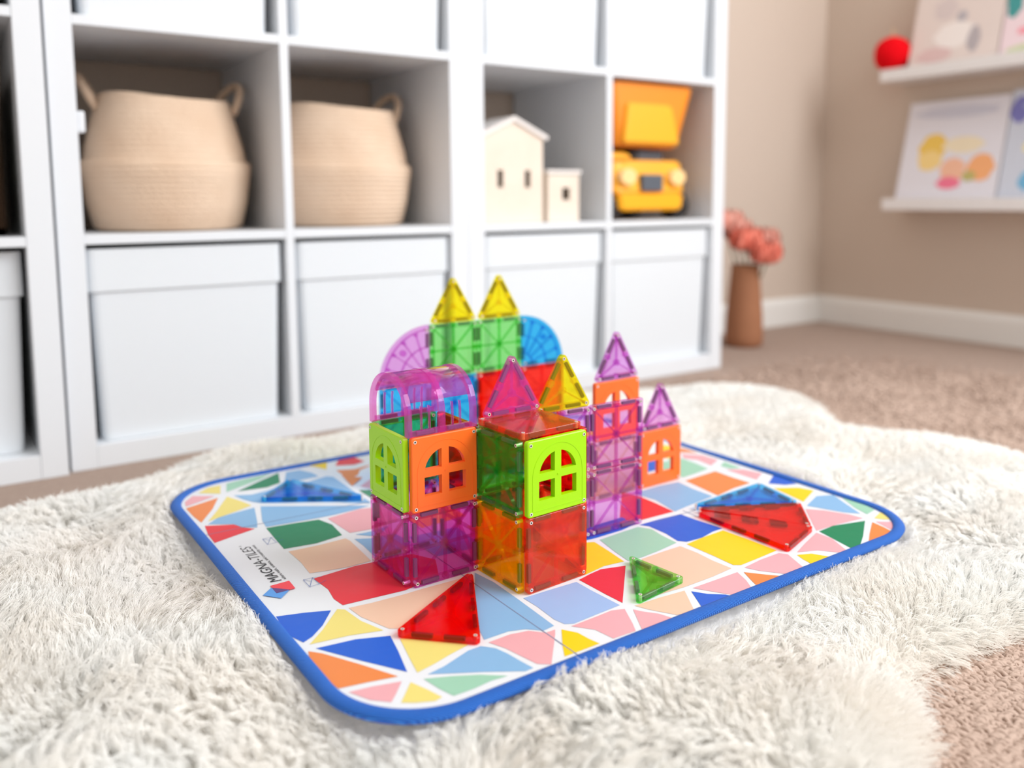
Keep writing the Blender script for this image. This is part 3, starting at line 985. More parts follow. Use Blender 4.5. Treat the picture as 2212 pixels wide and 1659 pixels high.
for k in range(len(rings)):
    a, c = rings[k], rings[(k + 1) % len(rings)]
    for i in range(len(a)):
        j = (i + 1) % len(a)
        bm.faces.new((a[i], a[j], c[j], c[i]))
o = link('edge_binding', finish(bm, 'edge_binding', binding, True), play_mat)
o['label'] = 'blue ribbed fabric binding'
# fold seams
seam_mat = plain('seam', (120, 130, 160), 0.7)
for a, c in (((0.1985, 0.010), (0.1985, 0.30)), ((0.512, 0.14), (0.512, 0.20)), ((0.010, 0.459), (0.26, 0.452)), ((0.455, 0.1915), (0.53, 0.1915))):
    bm = bmesh.new()
    n = 60
    wdt = 0.0005
    d = (Vector(c) - Vector(a)).normalized()
    sd = Vector((-d.y, d.x)) * wdt
    L_, H_ = [], []
    for k in range(n + 1):
        p = Vector(a) + (Vector(c) - Vector(a)) * k / n
        z = mat_dip(p.x, p.y) + 0.0004
        L_.append(bm.verts.new((p.x - sd.x, p.y - sd.y, z)))
        H_.append(bm.verts.new((p.x + sd.x, p.y + sd.y, z)))
    for k in range(n):
        bm.faces.new((L_[k], L_[k + 1], H_[k + 1], H_[k]))
    link('fold_seam', finish(bm, 'fold_seam', seam_mat), sheet_o)
# lettering and mark
ink = plain('print_ink', (40, 40, 46), 0.5)
ink_blue = plain('print_ink_blue', (60, 100, 170), 0.5)


def lettering(name, body, size, u, v, sx, shear, mat, width):
    cu = bpy.data.curves.new(name, 'FONT')
    cu.body = body
    cu.size = size
    cu.shear = shear
    cu.extrude = 0.00005
    tmp = bpy.data.objects.new(name + '_tmp', cu)
    COL.objects.link(tmp)
    bpy.context.view_layer.update()
    me = bpy.data.meshes.new_from_object(tmp.evaluated_get(bpy.context.evaluated_depsgraph_get()))
    bpy.data.objects.remove(tmp)
    xs = [q.co.x for q in me.vertices]
    k = width / (max(xs) - min(xs))
    for q in me.vertices:
        q.co.x = (q.co.x - min(xs)) * k
        q.co.z = q.co.z * 0.5 + 0.0004
    me.materials.clear()
    me.materials.append(mat)
    return link(name, me, sheet_o, (u, v, 0), (0, 0, math.pi / 2))


lettering('lettering', 'MAGNA-TILES', 0.0158, 0.0440, 0.2955, 1, 0.18, ink, 0.104)
lettering('trademark_sign', '\u00ae', 0.004, 0.0365, 0.4025, 1, 0, ink, 0.003)
lettering('tagline', 'where math, science, and creativity meet', 0.0050, 0.0492, 0.2955, 1, 0, ink, 0.104)


def flat_poly(name, poly, dz, mat):
    bm = bmesh.new()
    bm.faces.new([bm.verts.new((p[0], p[1], dz)) for p in ccw(poly)])
    return link(name, finish(bm, name, mat), sheet_o)


flat_poly('emblem', [(0.0173, 0.2731), (0.0292, 0.2842), (0.0430, 0.2700), (0.0300, 0.2571)], 0.0005, plain('emblem_blue', (84, 150, 222), 0.5))
flat_poly('emblem', [(0.0300, 0.2890), (0.0495, 0.2895), (0.0486, 0.2695), (0.0298, 0.2697)], 0.0006, plain('emblem_red', (232, 66, 78), 0.5))
flat_poly('emblem', [(0.0300, 0.2836), (0.0432, 0.2696), (0.0298, 0.2697)], 0.0007, plain('emblem_plum', (92, 60, 120), 0.5))
for su, sv in ((0.0668, 0.4005), (0.0665, 0.2735)):
    bm = bmesh.new()
    q = [(-0.005, -0.009), (0.005, -0.0085), (0.0047, 0.009), (-0.0047, 0.0095)]
    segs = [(q[0], q[1]), (q[1], q[2]), (q[2], q[3]), (q[3], q[0]), (q[0], (0.001, 0.002)), ((0.001, 0.002), q[2]), (q[3], (0.001, 0.002)), (q[1], (0.014, -0.004)), (q[2], (0.014, 0.006))]
    for a, c in segs:
        a, c = Vector(a), Vector(c)
        d = (c - a).normalized()
        n = Vector((-d.y, d.x)) * 0.00022
        bm.faces.new([bm.verts.new((su + p.x, sv + p.y, 0.0006)) for p in (a - n, c - n, c + n, a + n)])
    link('line_sketch', finish(bm, 'line_sketch', ink_blue), sheet_o)

# ------------------------------------------------------------------ magnetic tiles
S, TH = 0.075, 0.0062
TINT = {
    'purple': ((0.93, 0.68, 0.94), (215, 90, 205)),
    'magenta': ((0.96, 0.58, 0.87), (228, 70, 180)),
    'pink': ((0.98, 0.66, 0.91), (238, 96, 204)),
    'pale': ((1.0, 0.95, 0.84), (236, 222, 196)),
    'green': ((0.60, 0.94, 0.54), (40, 210, 90)),
    'blue': ((0.22, 0.77, 0.98), (0, 156, 236)),
    'red': ((1.0, 0.17, 0.11), (255, 24, 20)),
    'orange': ((1.0, 0.50, 0.32), (255, 126, 88)),  # pale, cloudier body colour stands in for a white window reflection
    'yellow': ((1.0, 0.94, 0.10), (250, 235, 0)),
}
CM = {k: translucent('clear_' + k, v[0], v[1], {'red': 0.12, 'blue': 0.12, 'yellow': 0.12, 'orange': 0.24, 'pink': 0.22, 'green': 0.12}.get(k, 0.07)) for k, v in TINT.items()}
magnet_mat = plain('magnet_grey', (118, 108, 118), 0.35, 0.5)
rivet_mat = plain('rivet_metal', (238, 232, 226), 0.25, 0.6, metal=0.35)
rivet_dark = plain('rivet_hole', (22, 14, 12), 0.6)
lime = plain('lime_plastic', (162, 224, 0), 0.32, 0.5)
tangerine = plain('tangerine_plastic', (255, 112, 38), 0.32, 0.5)


def rivet_mesh():
    bm = bmesh.new()
    add_disc(bm, (0, 0), 0.00175, -0.00045, TH + 0.00045, 14, 0, r_in=0.00095)
    add_disc(bm, (0, 0), 0.00094, -0.0001, TH + 0.0001, 12, 1)
    return finish(bm, 'rivet', [rivet_mat, rivet_dark])


RIVET = rivet_mesh()
MAGNET = {L: box_mesh('magnet', -L / 2, L / 2, -0.0017, 0.0017, -0.0018, 0.0018, magnet_mat, 0.0003) for L in (0.019, 0.017)}
SHAPE = {}


def shape_of(kind):
    """Outline, corner rivets, ribs, hub discs and magnet seats of one tile kind, in x/z."""
    if kind in SHAPE:
        return SHAPE[kind]
    ribs, discs, mags = [], [], []
    if kind == 'square':
        poly = [(0, 0), (S, 0), (S, S), (0, S)]
        c = (S / 2, S / 2)
        riv = [(0.0039, 0.0039), (S - 0.0039, 0.0039), (S - 0.0039, S - 0.0039), (0.0039, S - 0.0039)]
        for q in riv:
            ribs.append((c, q, 0.0013))
        for q in ((S / 2, 0.003), (S - 0.003, S / 2), (S / 2, S - 0.003), (0.003, S / 2)):
            ribs.append((c, q, 0.0022))
            discs.append((q, 0.0034))
        discs.append((c, 0.0040))
        rad = 0.0028
    elif kind == 'equilateral':
        h = S * math.sqrt(3) / 2
        poly = [(0, 0), (S, 0), (S / 2, h)]
        rad = 0.004
    elif kind == 'isosceles':
        poly = [(0, 0), (0.0765, 0), (0.03825, 0.134)]
        rad = 0.004
    elif kind == 'right':
        poly = [(0, 0), (0.072, 0), (0, 0.072)]
        rad = 0.003
    elif kind in ('quarter_left', 'quarter_right'):
        n = 18
        poly = [(S, 0)] + [(S - S * math.sin(math.pi / 2 * k / n), S * math.cos(math.pi / 2 * k / n)) for k in range(n + 1)]
        rad = 0
        riv = [(S - 0.005, 0.0045), (S - 0.0045, S - 0.007), (0.008, 0.0045)]
        for k in (1, 2, 3, 4):
            a = math.pi / 2 * k / 5
            e = (S - 0.066 * math.sin(a), 0.066 * math.cos(a))
            ribs.append(((S - 0.02 * math.sin(a), 0.02 * math.cos(a)), e, 0.0013))
            discs.append((e, 0.0026))
        for rr in (0.02, 0.045, 0.069):
            prev = None
            for k in range(13):
                a = math.pi / 2 * k / 12
                q = (S - rr * math.sin(a), rr * math.cos(a))
                if prev:
                    ribs.append((prev, q, 0.0013))
                prev = q
        discs.append(((S - 0.04, 0.04), 0.0045))
        if kind == 'quarter_right':
            fl = lambda q: (S - q[0], q[1])
            poly = [fl(q) for q in poly][::-1]
            riv = [fl(q) for q in riv]
            ribs = [(fl(a), fl(c), w_) for a, c, w_ in ribs]
            discs = [(fl(a), r_) for a, r_ in discs]
        for z in (0.019, 0.054):
            mags.append(((S - 0.0032 if kind == 'quarter_left' else 0.0032), z, math.pi / 2))
        for x in (0.019, 0.054):
            mags.append((x, 0.0032, 0))
    if kind in ('equilateral', 'isosceles', 'right'):
        P = [Vector(p) for p in poly]
        cen = sum(P, Vector((0, 0))) / 3
        if kind == 'right':
            cen = Vector((0.0215, 0.0215))
        riv = []
        for i in range(3):
            a, c = (P[i - 1] - P[i]).normalized(), (P[(i + 1) % 3] - P[i]).normalized()
            half = math.acos(a.dot(c)) / 2
            riv.append(tuple(P[i] + (a + c).normalized() * min(0.011, 0.0042 / math.sin(half))))
        for i in range(3):
            ribs.append((tuple(cen), riv[i], 0.0013))
            m = (P[i] + P[(i + 1) % 3]) / 2
            d = (cen - m).normalized()
            discs.append((tuple(m + d * 0.0045), 0.0034))
        discs.append((tuple(cen), 0.0042))
    if kind != 'quarter_left' and kind != 'quarter_right':
        n = len(poly)
        for i in range(n):
            p, q = Vector(poly[i]), Vector(poly[(i + 1) % n])
            L = (q - p).length
            d = (q - p).normalized()
            nn = Vector((-d.y, d.x))
            if L > 0.12:
                spots = (0.27, 0.5, 0.73)
            elif kind == 'square':
                spots = (0.265, 0.735)
            else:
                spots = (0.31, 0.69) if L < 0.09 else (0.33, 0.67)
            for s in spots:
                m = p + d * L * s + nn * 0.0031
                mags.append((m.x, m.y, math.atan2(d.y, d.x)))
    outline_ = rounded(poly, rad, 4) if rad else poly
    SHAPE[kind] = (outline_, riv, ribs, discs, mags)
    return SHAPE[kind]


BODY = {}


def tile_meshes(kind, color):
    key = (kind, color)
    if key in BODY:
        return BODY[key]
    out_, riv, ribs, discs, mags = shape_of(kind)
    bm = bmesh.new()
    add_slab(bm, out_, [], TH, 0.0005)
    body = finish(bm, kind + '_body', CM[color])
    bm = bmesh.new()
    for a, c, w_ in ribs:
        add_bar(bm, a, c, w_, 0.0012, TH - 0.0012)
    for c, r_ in discs:
        add_disc(bm, c, r_, 0.0009, TH - 0.0009, 14)
    inner = inset(out_, 0.0062)
    if kind == 'square' or kind in ('equilateral',):
        for i in range(len(inner)):
            p, q = inner[i], inner[(i + 1) % len(inner)]
            if (Vector(p) - Vector(q)).length > 0.01:
                add_bar(bm, p, q, 0.0007, 0.0010, TH - 0.0010)
    rib = finish(bm, kind + '_ribs', CM[color])
    BODY[key] = (body, rib, riv, mags)
    return BODY[key]


def clear_tile(kind, color, label, loc, rot, group=None, cat='magnetic tile'):
    name = {'square': 'square_tile', 'equilateral': 'triangle_tile', 'isosceles': 'long_triangle_tile', 'right': 'right_triangle_tile',
            'quarter_left': 'quarter_circle_tile', 'quarter_right': 'quarter_circle_tile'}[kind]
    t = thing(name, label, cat, loc, rot, group)
    body, rib, riv, mags = tile_meshes(kind, color)
    link('body', body, t)
    link('ribs', rib, t)
    for x, z in riv:
        link('rivet', RIVET, t, (x, 0, z))
    for x, z, a in mags:
        link('magnet', MAGNET[0.019], t, (x, TH / 2, z), (0, -a, 0))
    return t


def window_tile_mesh(mat):
    r = 0.0237
    c = S / 2
    holes = []
    z0 = c + 0.0042
    for s in (-1, 1):
        a0 = math.asin(0.0042 / r)
        a1 = math.acos(0.0041 / r)
        arc = [(c + s * r * math.cos(a0 + (a1 - a0) * k / 8), c + r * math.sin(a0 + (a1 - a0) * k / 8)) for k in range(9)]
        holes.append(ccw(arc + [(c + s * 0.0041, z0)])[::-1])
        x0, x1 = sorted((c + s * 0.0041, c + s * 0.0237))
        holes.append([(x0, 0.0150), (x0, c - 0.0035), (x1, c - 0.0035), (x1, 0.0150)])
    bm = bmesh.new()
    add_slab(bm, rounded([(0, 0), (S, 0), (S, S), (0, S)], 0.003, 4), holes, TH, 0.0008)
    return finish(bm, 'window_body', mat)


def molding_mesh(mat):
    c, r = S / 2, 0.0315
    pts = [(c - r, 0.006)] + [(c - r * math.cos(math.pi * k / 20), c + r * math.sin(math.pi * k / 20)) for k in range(21)] + [(c + r, 0.006)]
    bm = bmesh.new()
    for p, q in list(zip(pts, pts[1:])) + [((0.004, 0.0055), (S - 0.004, 0.0055))]:
        add_bar(bm, p, q, 0.0006, -0.00025, 0.0003)
    add_disc(bm, (c, c), 0.0009, -0.0005, 0.0002, 10)
    return finish(bm, 'arch_molding', mat)


WIN = {'lime': (window_tile_mesh(lime), molding_mesh(lime)), 'tangerine': (window_tile_mesh(tangerine), molding_mesh(tangerine))}


def window_tile(color, label, loc, rot):
    t = thing('window_tile', label, 'magnetic tile', loc, rot, 'opaque window tiles of the castle')
    link('body', WIN[color][0], t)
    link('arch_molding', WIN[color][1], t)
    for x, z in ((0.0039, 0.0039), (S - 0.0039, 0.0039), (S - 0.0039, S - 0.0039), (0.0039, S - 0.0039)):
        link('rivet', RIVET, t, (x, 0, z))
    return t


def frame(corner, yaw):
    e = Vector((math.cos(yaw), math.sin(yaw)))
    n = Vector((-math.sin(yaw), math.cos(yaw)))
    return Vector(corner), e, n


LV = 0.0755
G = 'clear square tiles of the castle'


def pose(p, z, yaw):
    x, y = R(p.x, p.y)
    return (x, y, ZM + z), (0, 0, RA(yaw))


def side(tower, which, lev):
    c, e, n, yaw = tower
    z = lev * LV + 0.0004
    if which == 'right':
        return pose(c - n * TH, z, yaw)
    if which == 'left':
        return pose(c + n * S - e * TH, z, yaw - math.pi / 2)
    if which == 'far_right':
        return pose(c + n * S + e * S, z, yaw - math.pi / 2)
    return pose(c + n * S, z, yaw)


# tower with the arch, left of the middle
TA = frame((-0.1014, 0.8062), 0.612) + (0.612,)
clear_tile('square', 'magenta', 'magenta clear square tile, shaded left-facing wall at the foot of the arched tower', *side(TA, 'left', 0), group=G)
clear_tile('square', 'magenta', 'magenta clear square tile under the orange window tile of the arched tower', *side(TA, 'right', 0), group=G)
clear_tile('square', 'magenta', 'magenta clear square tile at the back left foot of the arched tower', *side(TA, 'far_left', 0), group=G)
clear_tile('square', 'magenta', 'magenta clear square tile at the foot of the arched tower, facing the neighbouring tower', *side(TA, 'far_right', 0), group=G)
window_tile('lime', 'lime green window tile under the purple arch, shaded left-facing side', *side(TA, 'left', 1))
window_tile('tangerine', 'orange window tile in front under the purple arch', *side(TA, 'right', 1))
clear_tile('square', 'green', 'green clear square tile inside the arched tower, behind the windows', *side(TA, 'far_left', 1), group=G)
clear_tile('square', 'red', 'red clear square tile seen through the orange window under the arch', *side(TA, 'far_right', 1), group=G)

# middle tower with the flat orange roof
TB = frame((0.0100, 0.7912), 0.645) + (0.645,)
clear_tile('square', 'yellow', 'amber yellow clear square tile, left-facing foot of the flat-roofed tower', *side(TB, 'left', 0), group=G)
clear_tile('square', 'orange', 'orange-red clear square tile under the lime window of the flat-roofed tower', *side(TB, 'right', 0), group=G)
clear_tile('square', 'red', 'red clear square tile at the back left foot of the flat-roofed tower', *side(TB, 'far_left', 0), group=G)
clear_tile('square', 'orange', 'orange-red clear square tile at the back right foot of the flat-roofed tower', *side(TB, 'far_right', 0), group=G)
clear_tile('square', 'green', 'dark green clear square tile left of the bright lime window tile', *side(TB, 'left', 1), group=G)
window_tile('lime', 'bright lime green window tile facing right below the flat orange roof', *side(TB, 'right', 1))
clear_tile('square', 'green', 'green clear square tile at the back left of the flat-roofed tower, upper row', *side(TB, 'far_left', 1), group=G)
clear_tile('square', 'red', 'red clear square tile behind the lime window, back right of the flat-roofed tower', *side(TB, 'far_right', 1), group=G)
c, e, n, yw = TB
p = c + n * 0.0005 - e * 0.001
(lx, ly, lz), _r3 = pose(p, 2 * LV + 0.0006 + TH, yw)
clear_tile('square', 'orange', 'flat orange-red clear square tile roofing the middle tower', (lx, ly, lz), (-math.pi / 2, 0, RA(yw)), group=G)
clear_tile('equilateral', 'pink', 'pink-purple clear triangle tile standing on the flat orange roof',
           *pose(c + n * (S - TH - 0.001) + e * 0.001, 2 * LV + 0.0008 + TH, yw - 0.03), group='standing triangle tiles')

# purple wall right of it, two by two
cp, ce, cn = frame((0.0875, 0.9280), 0.56)
for col, lev, lab in ((0, 0, 'lower right purple clear square tile of the two-by-two wall'), (0, 1, 'upper right purple clear square tile of the two-by-two wall'),
                      (-1, 0, 'lower left purple clear square tile of the two-by-two wall'), (-1, 1, 'upper left purple clear square tile, under the front yellow triangle')):
    clear_tile('square', 'purple', lab, *pose(cp + ce * (col * 0.0756), lev * LV + 0.0004, 0.56), group=G)
clear_tile('equilateral', 'yellow', 'yellow clear triangle tile standing on the purple wall beside the flat roof',
           *pose(cp - ce * 0.0752, 2 * LV + 0.0006, 0.56), group='standing triangle tiles')

# orange turrets behind the purple wall
dp, de, dn = frame((0.1027, 1.041), 0.63)
clear_tile('square', 'pale', 'pale colourless clear square tile carrying the higher orange turret', *pose(dp, 0.0004, 0.62), group=G)
clear_tile('square', 'pale', 'pale colourless clear square tile bracing the higher orange turret from the left side', *pose(dp + dn * (S + TH), 0.0004, 0.62 - math.pi / 2), group=G)
window_tile('tangerine', 'orange window tile of the higher turret, half behind the purple wall', *pose(dp, LV + 0.0006, 0.62))
clear_tile('equilateral', 'purple', 'purple clear triangle tile on the higher orange turret', *pose(dp, 2 * LV + 0.0008, 0.62), group='standing triangle tiles')
ep = Vector((0.1660, 1.0850))
window_tile('tangerine', 'orange window tile standing on the mat at the right end of the castle', *pose(ep, 0.0004, 0.61))
clear_tile('equilateral', 'purple', 'purple clear triangle tile on the rightmost orange window tile', *pose(ep, LV + 0.0006, 0.61), group='standing triangle tiles')

# tall back wall
fp, fe, fn = frame((-0.1105, 1.1415), 0.60)
FZ = -0.0143
back = [(-1, 0, 'blue', 'lowest'), (0, 0, 'blue', 'lowest'), (1, 0, 'red', 'lowest'), (2, 0, 'red', 'lowest'),
        (-1, 1, 'blue', 'middle'), (0, 1, 'blue', 'middle'), (1, 1, 'red', 'middle'), (2, 1, 'red', 'middle')]
where = {-1: 'under the purple quarter circle', 0: 'under the left green square', 1: 'under the right green square', 2: 'under the blue quarter circle'}
for col, lev, colr, nm in back:
    clear_tile('square', colr, '%s clear square tile of the tall back wall, %s row, %s' % (colr, nm, where[col]),
               *pose(fp + fe * (col * 0.0756), FZ + lev * LV, 0.60), group=G)
clear_tile('square', 'green', 'left light green clear square tile high on the back wall', *pose(fp, FZ + 2 * LV, 0.60), group=G)
clear_tile('square', 'green', 'right light green clear square tile high on the back wall', *pose(fp + fe * 0.0756, FZ + 2 * LV, 0.60), group=G)
clear_tile('quarter_left', 'purple', 'pale purple quarter circle tile high behind the arch', *pose(fp - fe * 0.0756, FZ + 2 * LV, 0.60))
clear_tile('quarter_right', 'blue', 'bright blue quarter circle tile on the back wall', *pose(fp + fe * 0.1512, FZ + 2 * LV, 0.60))
clear_tile('equilateral', 'yellow', 'left yellow clear triangle tile on top of the green squares', *pose(fp, FZ + 3 * LV, 0.60), group='standing triangle tiles')
clear_tile('equilateral', 'yellow', 'right yellow clear triangle tile on top of the green squares, highest of all', *pose(fp + fe * 0.0756, FZ + 3 * LV, 0.60), group='standing triangle tiles')

# ------------------------------------------------------------------ barrel arch on the left tower
arch_loc, arch_rot = pose(TA[0] - TA[2] * 0.0045 - TA[1] * 0.003, 2 * LV + 0.0006, 0.612)
arch = thing('arch_piece', 'purple clear barrel arch with slotted windows on top of the left tower', 'magnetic tile', arch_loc, arch_rot)
AL, AW, AS, AH = 0.079, 0.083, 0.019, 0.0575            # length, span, straight side, height


def arch_prof(off, n=20, zmin=0.0):
    w_ = AW / 2 - off
    h_ = AH - AS - off
    pts = [(AW / 2 - w_, zmin)]
    for k in range(n + 1):
        a = math.pi * k / n
        pts.append((AW / 2 - w_ * math.cos(a), AS + h_ * math.sin(a)))
    pts.append((AW / 2 + w_, zmin))
    return pts


def arch_band(name, x0, x1, off, th, zmin, mat, n=20):
    """Arched strip between x0 and x1, outer skin inset by off, wall thickness th."""
    bm = bmesh.new()
    o_, i_ = arch_prof(off, n, zmin), arch_prof(off + th, n, zmin)
    rows = [[bm.verts.new((x, p[0], p[1])) for p in lp] for x, lp in ((x0, o_), (x1, o_), (x1, i_), (x0, i_))]
    m = len(o_)
    for k in range(4):
        a, b_ = rows[k], rows[(k + 1) % 4]
        for i in range(m - 1):
            bm.faces.new((a[i], a[i + 1], b_[i + 1], b_[i]))
    for i in (0, m - 1):
        bm.faces.new([rows[k][i] for k in range(4)])
    return link(name, finish(bm, name, mat, False), arch)


AM = CM['pink']
a_off = 0.0
bm = bmesh.new()
full_o, full_i = arch_prof(0.0010, 24), arch_prof(0.0036, 24)
keep = [k for k, p in enumerate(full_o) if p[1] > AS + 0.011]
fo, fi = [full_o[k] for k in keep], [full_i[k] for k in keep]
rows = [[bm.verts.new((x, p[0], p[1])) for p in lp] for x, lp in ((0.005, fo), (AL - 0.005, fo), (AL - 0.005, fi), (0.005, fi))]
for k in range(4):
    a, b_ = rows[k], rows[(k + 1) % 4]
    for i in range(len(fo) - 1):
        bm.faces.new((a[i], a[i + 1], b_[i + 1], b_[i]))
for i in (0, len(fo) - 1):
    bm.faces.new([rows[k][i] for k in range(4)])
link('vault', finish(bm, 'vault', AM, True), arch)
arch_band('end_rim', 0.0, 0.0052, 0.0, 0.0062, 0.0, AM)
arch_band('end_rim', AL - 0.0052, AL, 0.0, 0.0062, 0.0, AM)
arch_band('middle_rib', AL / 2 - 0.0030, AL / 2 + 0.0030, 0.0002, 0.0045, 0.0, AM)
for sgn in (0, 1):
    y0, y1 = (0.0006, 0.0052) if sgn == 0 else (AW - 0.0052, AW - 0.0006)
    link('bottom_rail', box_mesh('bottom_rail', 0.0052, AL - 0.0052, y0, y1, 0.0, 0.0052, AM, 0.0004), arch)
    for bx in (0.0163, 0.0252, 0.0515, 0.0604):
        bm = bmesh.new()
        pr = [(p, q) for p, q in zip(arch_prof(0.0008, 24), arch_prof(0.0034, 24)) if p[1] < AS + 0.0135]
        half = pr[:len(pr) // 2] if sgn == 0 else pr[len(pr) // 2:]
        ring = [[bm.verts.new((x, (p if wh == 0 else q)[0], max(0.005, p[1]))) for p, q in half] for x, wh in ((bx - 0.0008, 0), (bx + 0.0008, 0), (bx + 0.0008, 1), (bx - 0.0008, 1))]
        for k in range(4):
            a, b_ = ring[k], ring[(k + 1) % 4]
            for i in range(len(half) - 1):
                bm.faces.new((a[i], a[i + 1], b_[i + 1], b_[i]))
        link('window_bar', finish(bm, 'window_bar', AM, True), arch)
    for mx_ in (0.0207, 0.056):
        link('magnet', MAGNET[0.019], arch, (mx_, (y0 + y1) / 2, 0.0027))

# ------------------------------------------------------------------ tiles lying on the mat


def lying(kind, color, p0, p1, apex, label, group):
    """Triangle lying flat: base p0 -> p1 (survey frame), apex to its left."""
    p0, p1 = Vector(p0), Vector(p1)
    b_ = 0.0765 if kind == 'isosceles' else 0.072
    if kind == 'isosceles':
        m = (p0 + p1) / 2
        d = (Vector(apex) - m).normalized()
        ang = math.atan2(d.y, d.x) - math.pi / 2
        e_ = Vector((math.cos(ang), math.sin(ang)))
        org = (m * 0.5 + (Vector(apex) - d * 0.134) * 0.5) - e_ * b_ / 2
    else:
        d = (p1 - p0).normalized()
        ang = math.atan2(d.y, d.x)
        org = p0
    x, y = R(org.x, org.y)
    return clear_tile(kind, color, label, (x, y, ZM + TH + 0.0006), (-math.pi / 2, 0, RA(ang)), group)


GL = 'triangle tiles lying on the mat'
lying('isosceles', 'red', (-0.1033, 0.7143), (-0.0279, 0.6958), (-0.0430, 0.828), 'long red clear triangle tile lying on the mat in front of the arched tower', GL)
lying('isosceles', 'blue', (-0.306, 1.121), (-0.3225, 1.0465), (-0.180, 1.050), 'long blue clear triangle tile lying alone left of the castle', GL)
lying('isosceles', 'blue', (0.3535, 1.0195), (0.3240, 1.0920), (0.2122, 1.0062), 'long blue clear triangle tile lying beside the two red ones on the right', GL)
lying('isosceles', 'red', (0.3440, 0.9400), (0.3530, 1.0170), (0.2130, 1.0015), 'long red clear triangle tile in the fan on the right, between blue and red', GL)
lying('isosceles', 'red', (0.2990, 0.8800), (0.3425, 0.9380), (0.2120, 0.9960), 'long red clear triangle tile in the fan on the right, nearest the mat edge', GL)
lying('right', 'green', (0.1686, 0.8107), (0.1231, 0.8623), (0.1093, 0.7662), 'small green clear right-angled triangle tile lying in front of the purple wall', GL)

# ------------------------------------------------------------------ sheepskin rug
RUG = [(0.561, 0.325), (0.586, 0.333), (0.619, 0.345), (0.641, 0.367), (0.70, 0.405), (0.761, 0.406), (0.851, 0.390), (0.98, 0.372), (1.12, 0.36),
       (1.27, 0.40), (1.36, 0.50), (1.405, 0.64), (1.411, 0.738), (1.388, 0.805), (1.323, 0.868), (1.293, 0.926), (1.36, 0.99), (1.419, 1.045), (1.466, 1.16),
       (1.425, 1.247), (1.307, 1.30), (1.20, 1.335), (1.08, 1.40), (0.95, 1.425), (0.82, 1.41), (0.70, 1.425), (0.57, 1.413), (0.472, 1.376), (0.366, 1.386),
       (0.238, 1.347), (0.167, 1.297), (0.036, 1.29), (-0.12, 1.25), (-0.25, 1.16), (-0.33, 1.02), (-0.32, 0.86), (-0.26, 0.72), (-0.20, 0.60),
       (-0.08, 0.46), (0.06, 0.36), (0.18, 0.27), (0.30, 0.22), (0.42, 0.23), (0.51, 0.28)]
hide_mat = plain('hide', (253, 251, 248), 0.95, 0.1, bump=(60, 0.6, 0.01), vary=(26, (250, 246, 240)))
wool = bpy.data.materials.new('wool')
wool.use_nodes = True
nt = wool.node_tree
nt.nodes.clear()
out = nt.nodes.new('ShaderNodeOutputMaterial')
d1 = nt.nodes.new('ShaderNodeBsdfDiffuse')
d2 = nt.nodes.new('ShaderNodeBsdfTranslucent')
gl = nt.nodes.new('ShaderNodeBsdfGlossy')
gl.inputs['Roughness'].default_value = 0.45
gl.inputs['Color'].default_value = (0.9, 0.88, 0.84, 1)
tc = nt.nodes.new('ShaderNodeTexCoord')
ns = nt.nodes.new('ShaderNodeTexNoise')
ns.inputs['Scale'].default_value = 9
ns.inputs['Detail'].default_value = 3
cr = nt.nodes.new('ShaderNodeValToRGB')
cr.color_ramp.elements[0].position = 0.34
cr.color_ramp.elements[0].color = lin((254, 251, 246))
cr.color_ramp.elements[1].position = 0.62
cr.color_ramp.elements[1].color = lin((255, 255, 253))
m1 = nt.nodes.new('ShaderNodeMixShader')
m1.inputs[0].default_value = 0.35
m2 = nt.nodes.new('ShaderNodeMixShader')
m2.inputs[0].default_value = 0.06
L = nt.links.new
L(tc.outputs['Object'], ns.inputs['Vector'])
L(ns.outputs['Fac'], cr.inputs[0])
L(cr.outputs[0], d1.inputs[0])
L(cr.outputs[0], d2.inputs[0])
L(d1.outputs[0], m1.inputs[1])
L(d2.outputs[0], m1.inputs[2])
L(m1.outputs[0], m2.inputs[1])
L(gl.outputs[0], m2.inputs[2])
L(m2.outputs[0], out.inputs[0])


def poly_mask(P, poly):
    x, y = P[:, 0], P[:, 1]
    c = np.zeros(len(P), bool)
    for i in range(len(poly)):
        x1, y1 = poly[i]
        x2, y2 = poly[i - 1]
        if y1 == y2:
            continue
        c ^= ((y1 > y) != (y2 > y)) & (x < (x2 - x1) * (y - y1) / (y2 - y1) + x1)
    return c


def edge_dist(P, poly):
    d = np.full(len(P), 9.0)
    for i in range(len(poly)):
        a, b_ = np.array(poly[i - 1]), np.array(poly[i])
        ab = b_ - a
        t_ = np.clip(((P - a) @ ab) / (ab @ ab), 0, 1)
        d = np.minimum(d, np.linalg.norm(P - a - t_[:, None] * ab, axis=1))
    return d


def to_mat(P):
    c_, s_ = math.cos(MROT), math.sin(MROT)
    q = P - np.array([mx0, my0])
    return np.stack([q[:, 0] * c_ + q[:, 1] * s_, -q[:, 0] * s_ + q[:, 1] * c_], 1)


def mat_sdf(P):
    """Signed distance to the mat outline, negative inside."""
    q = np.abs(to_mat(P) - np.array([MU / 2, MV / 2])) - np.array([MU / 2, MV / 2]) + MRAD
    return np.linalg.norm(np.maximum(q, 0), axis=1) + np.minimum(np.max(q, axis=1), 0) - MRAD


def hide_height(P, edge):
    s = np.clip(mat_sdf(P) / 0.028, 0, 1)
    up = 1 - s * s * (3 - 2 * s)
    base = 0.033 + 0.006 * np.sin(P[:, 0] * 17 + 1) * np.sin(P[:, 1] * 15) + 0.012 * up
    k = np.clip(edge / 0.09, 0, 1)
    return 0.004 + (base - 0.004) * (k * (2 - k))


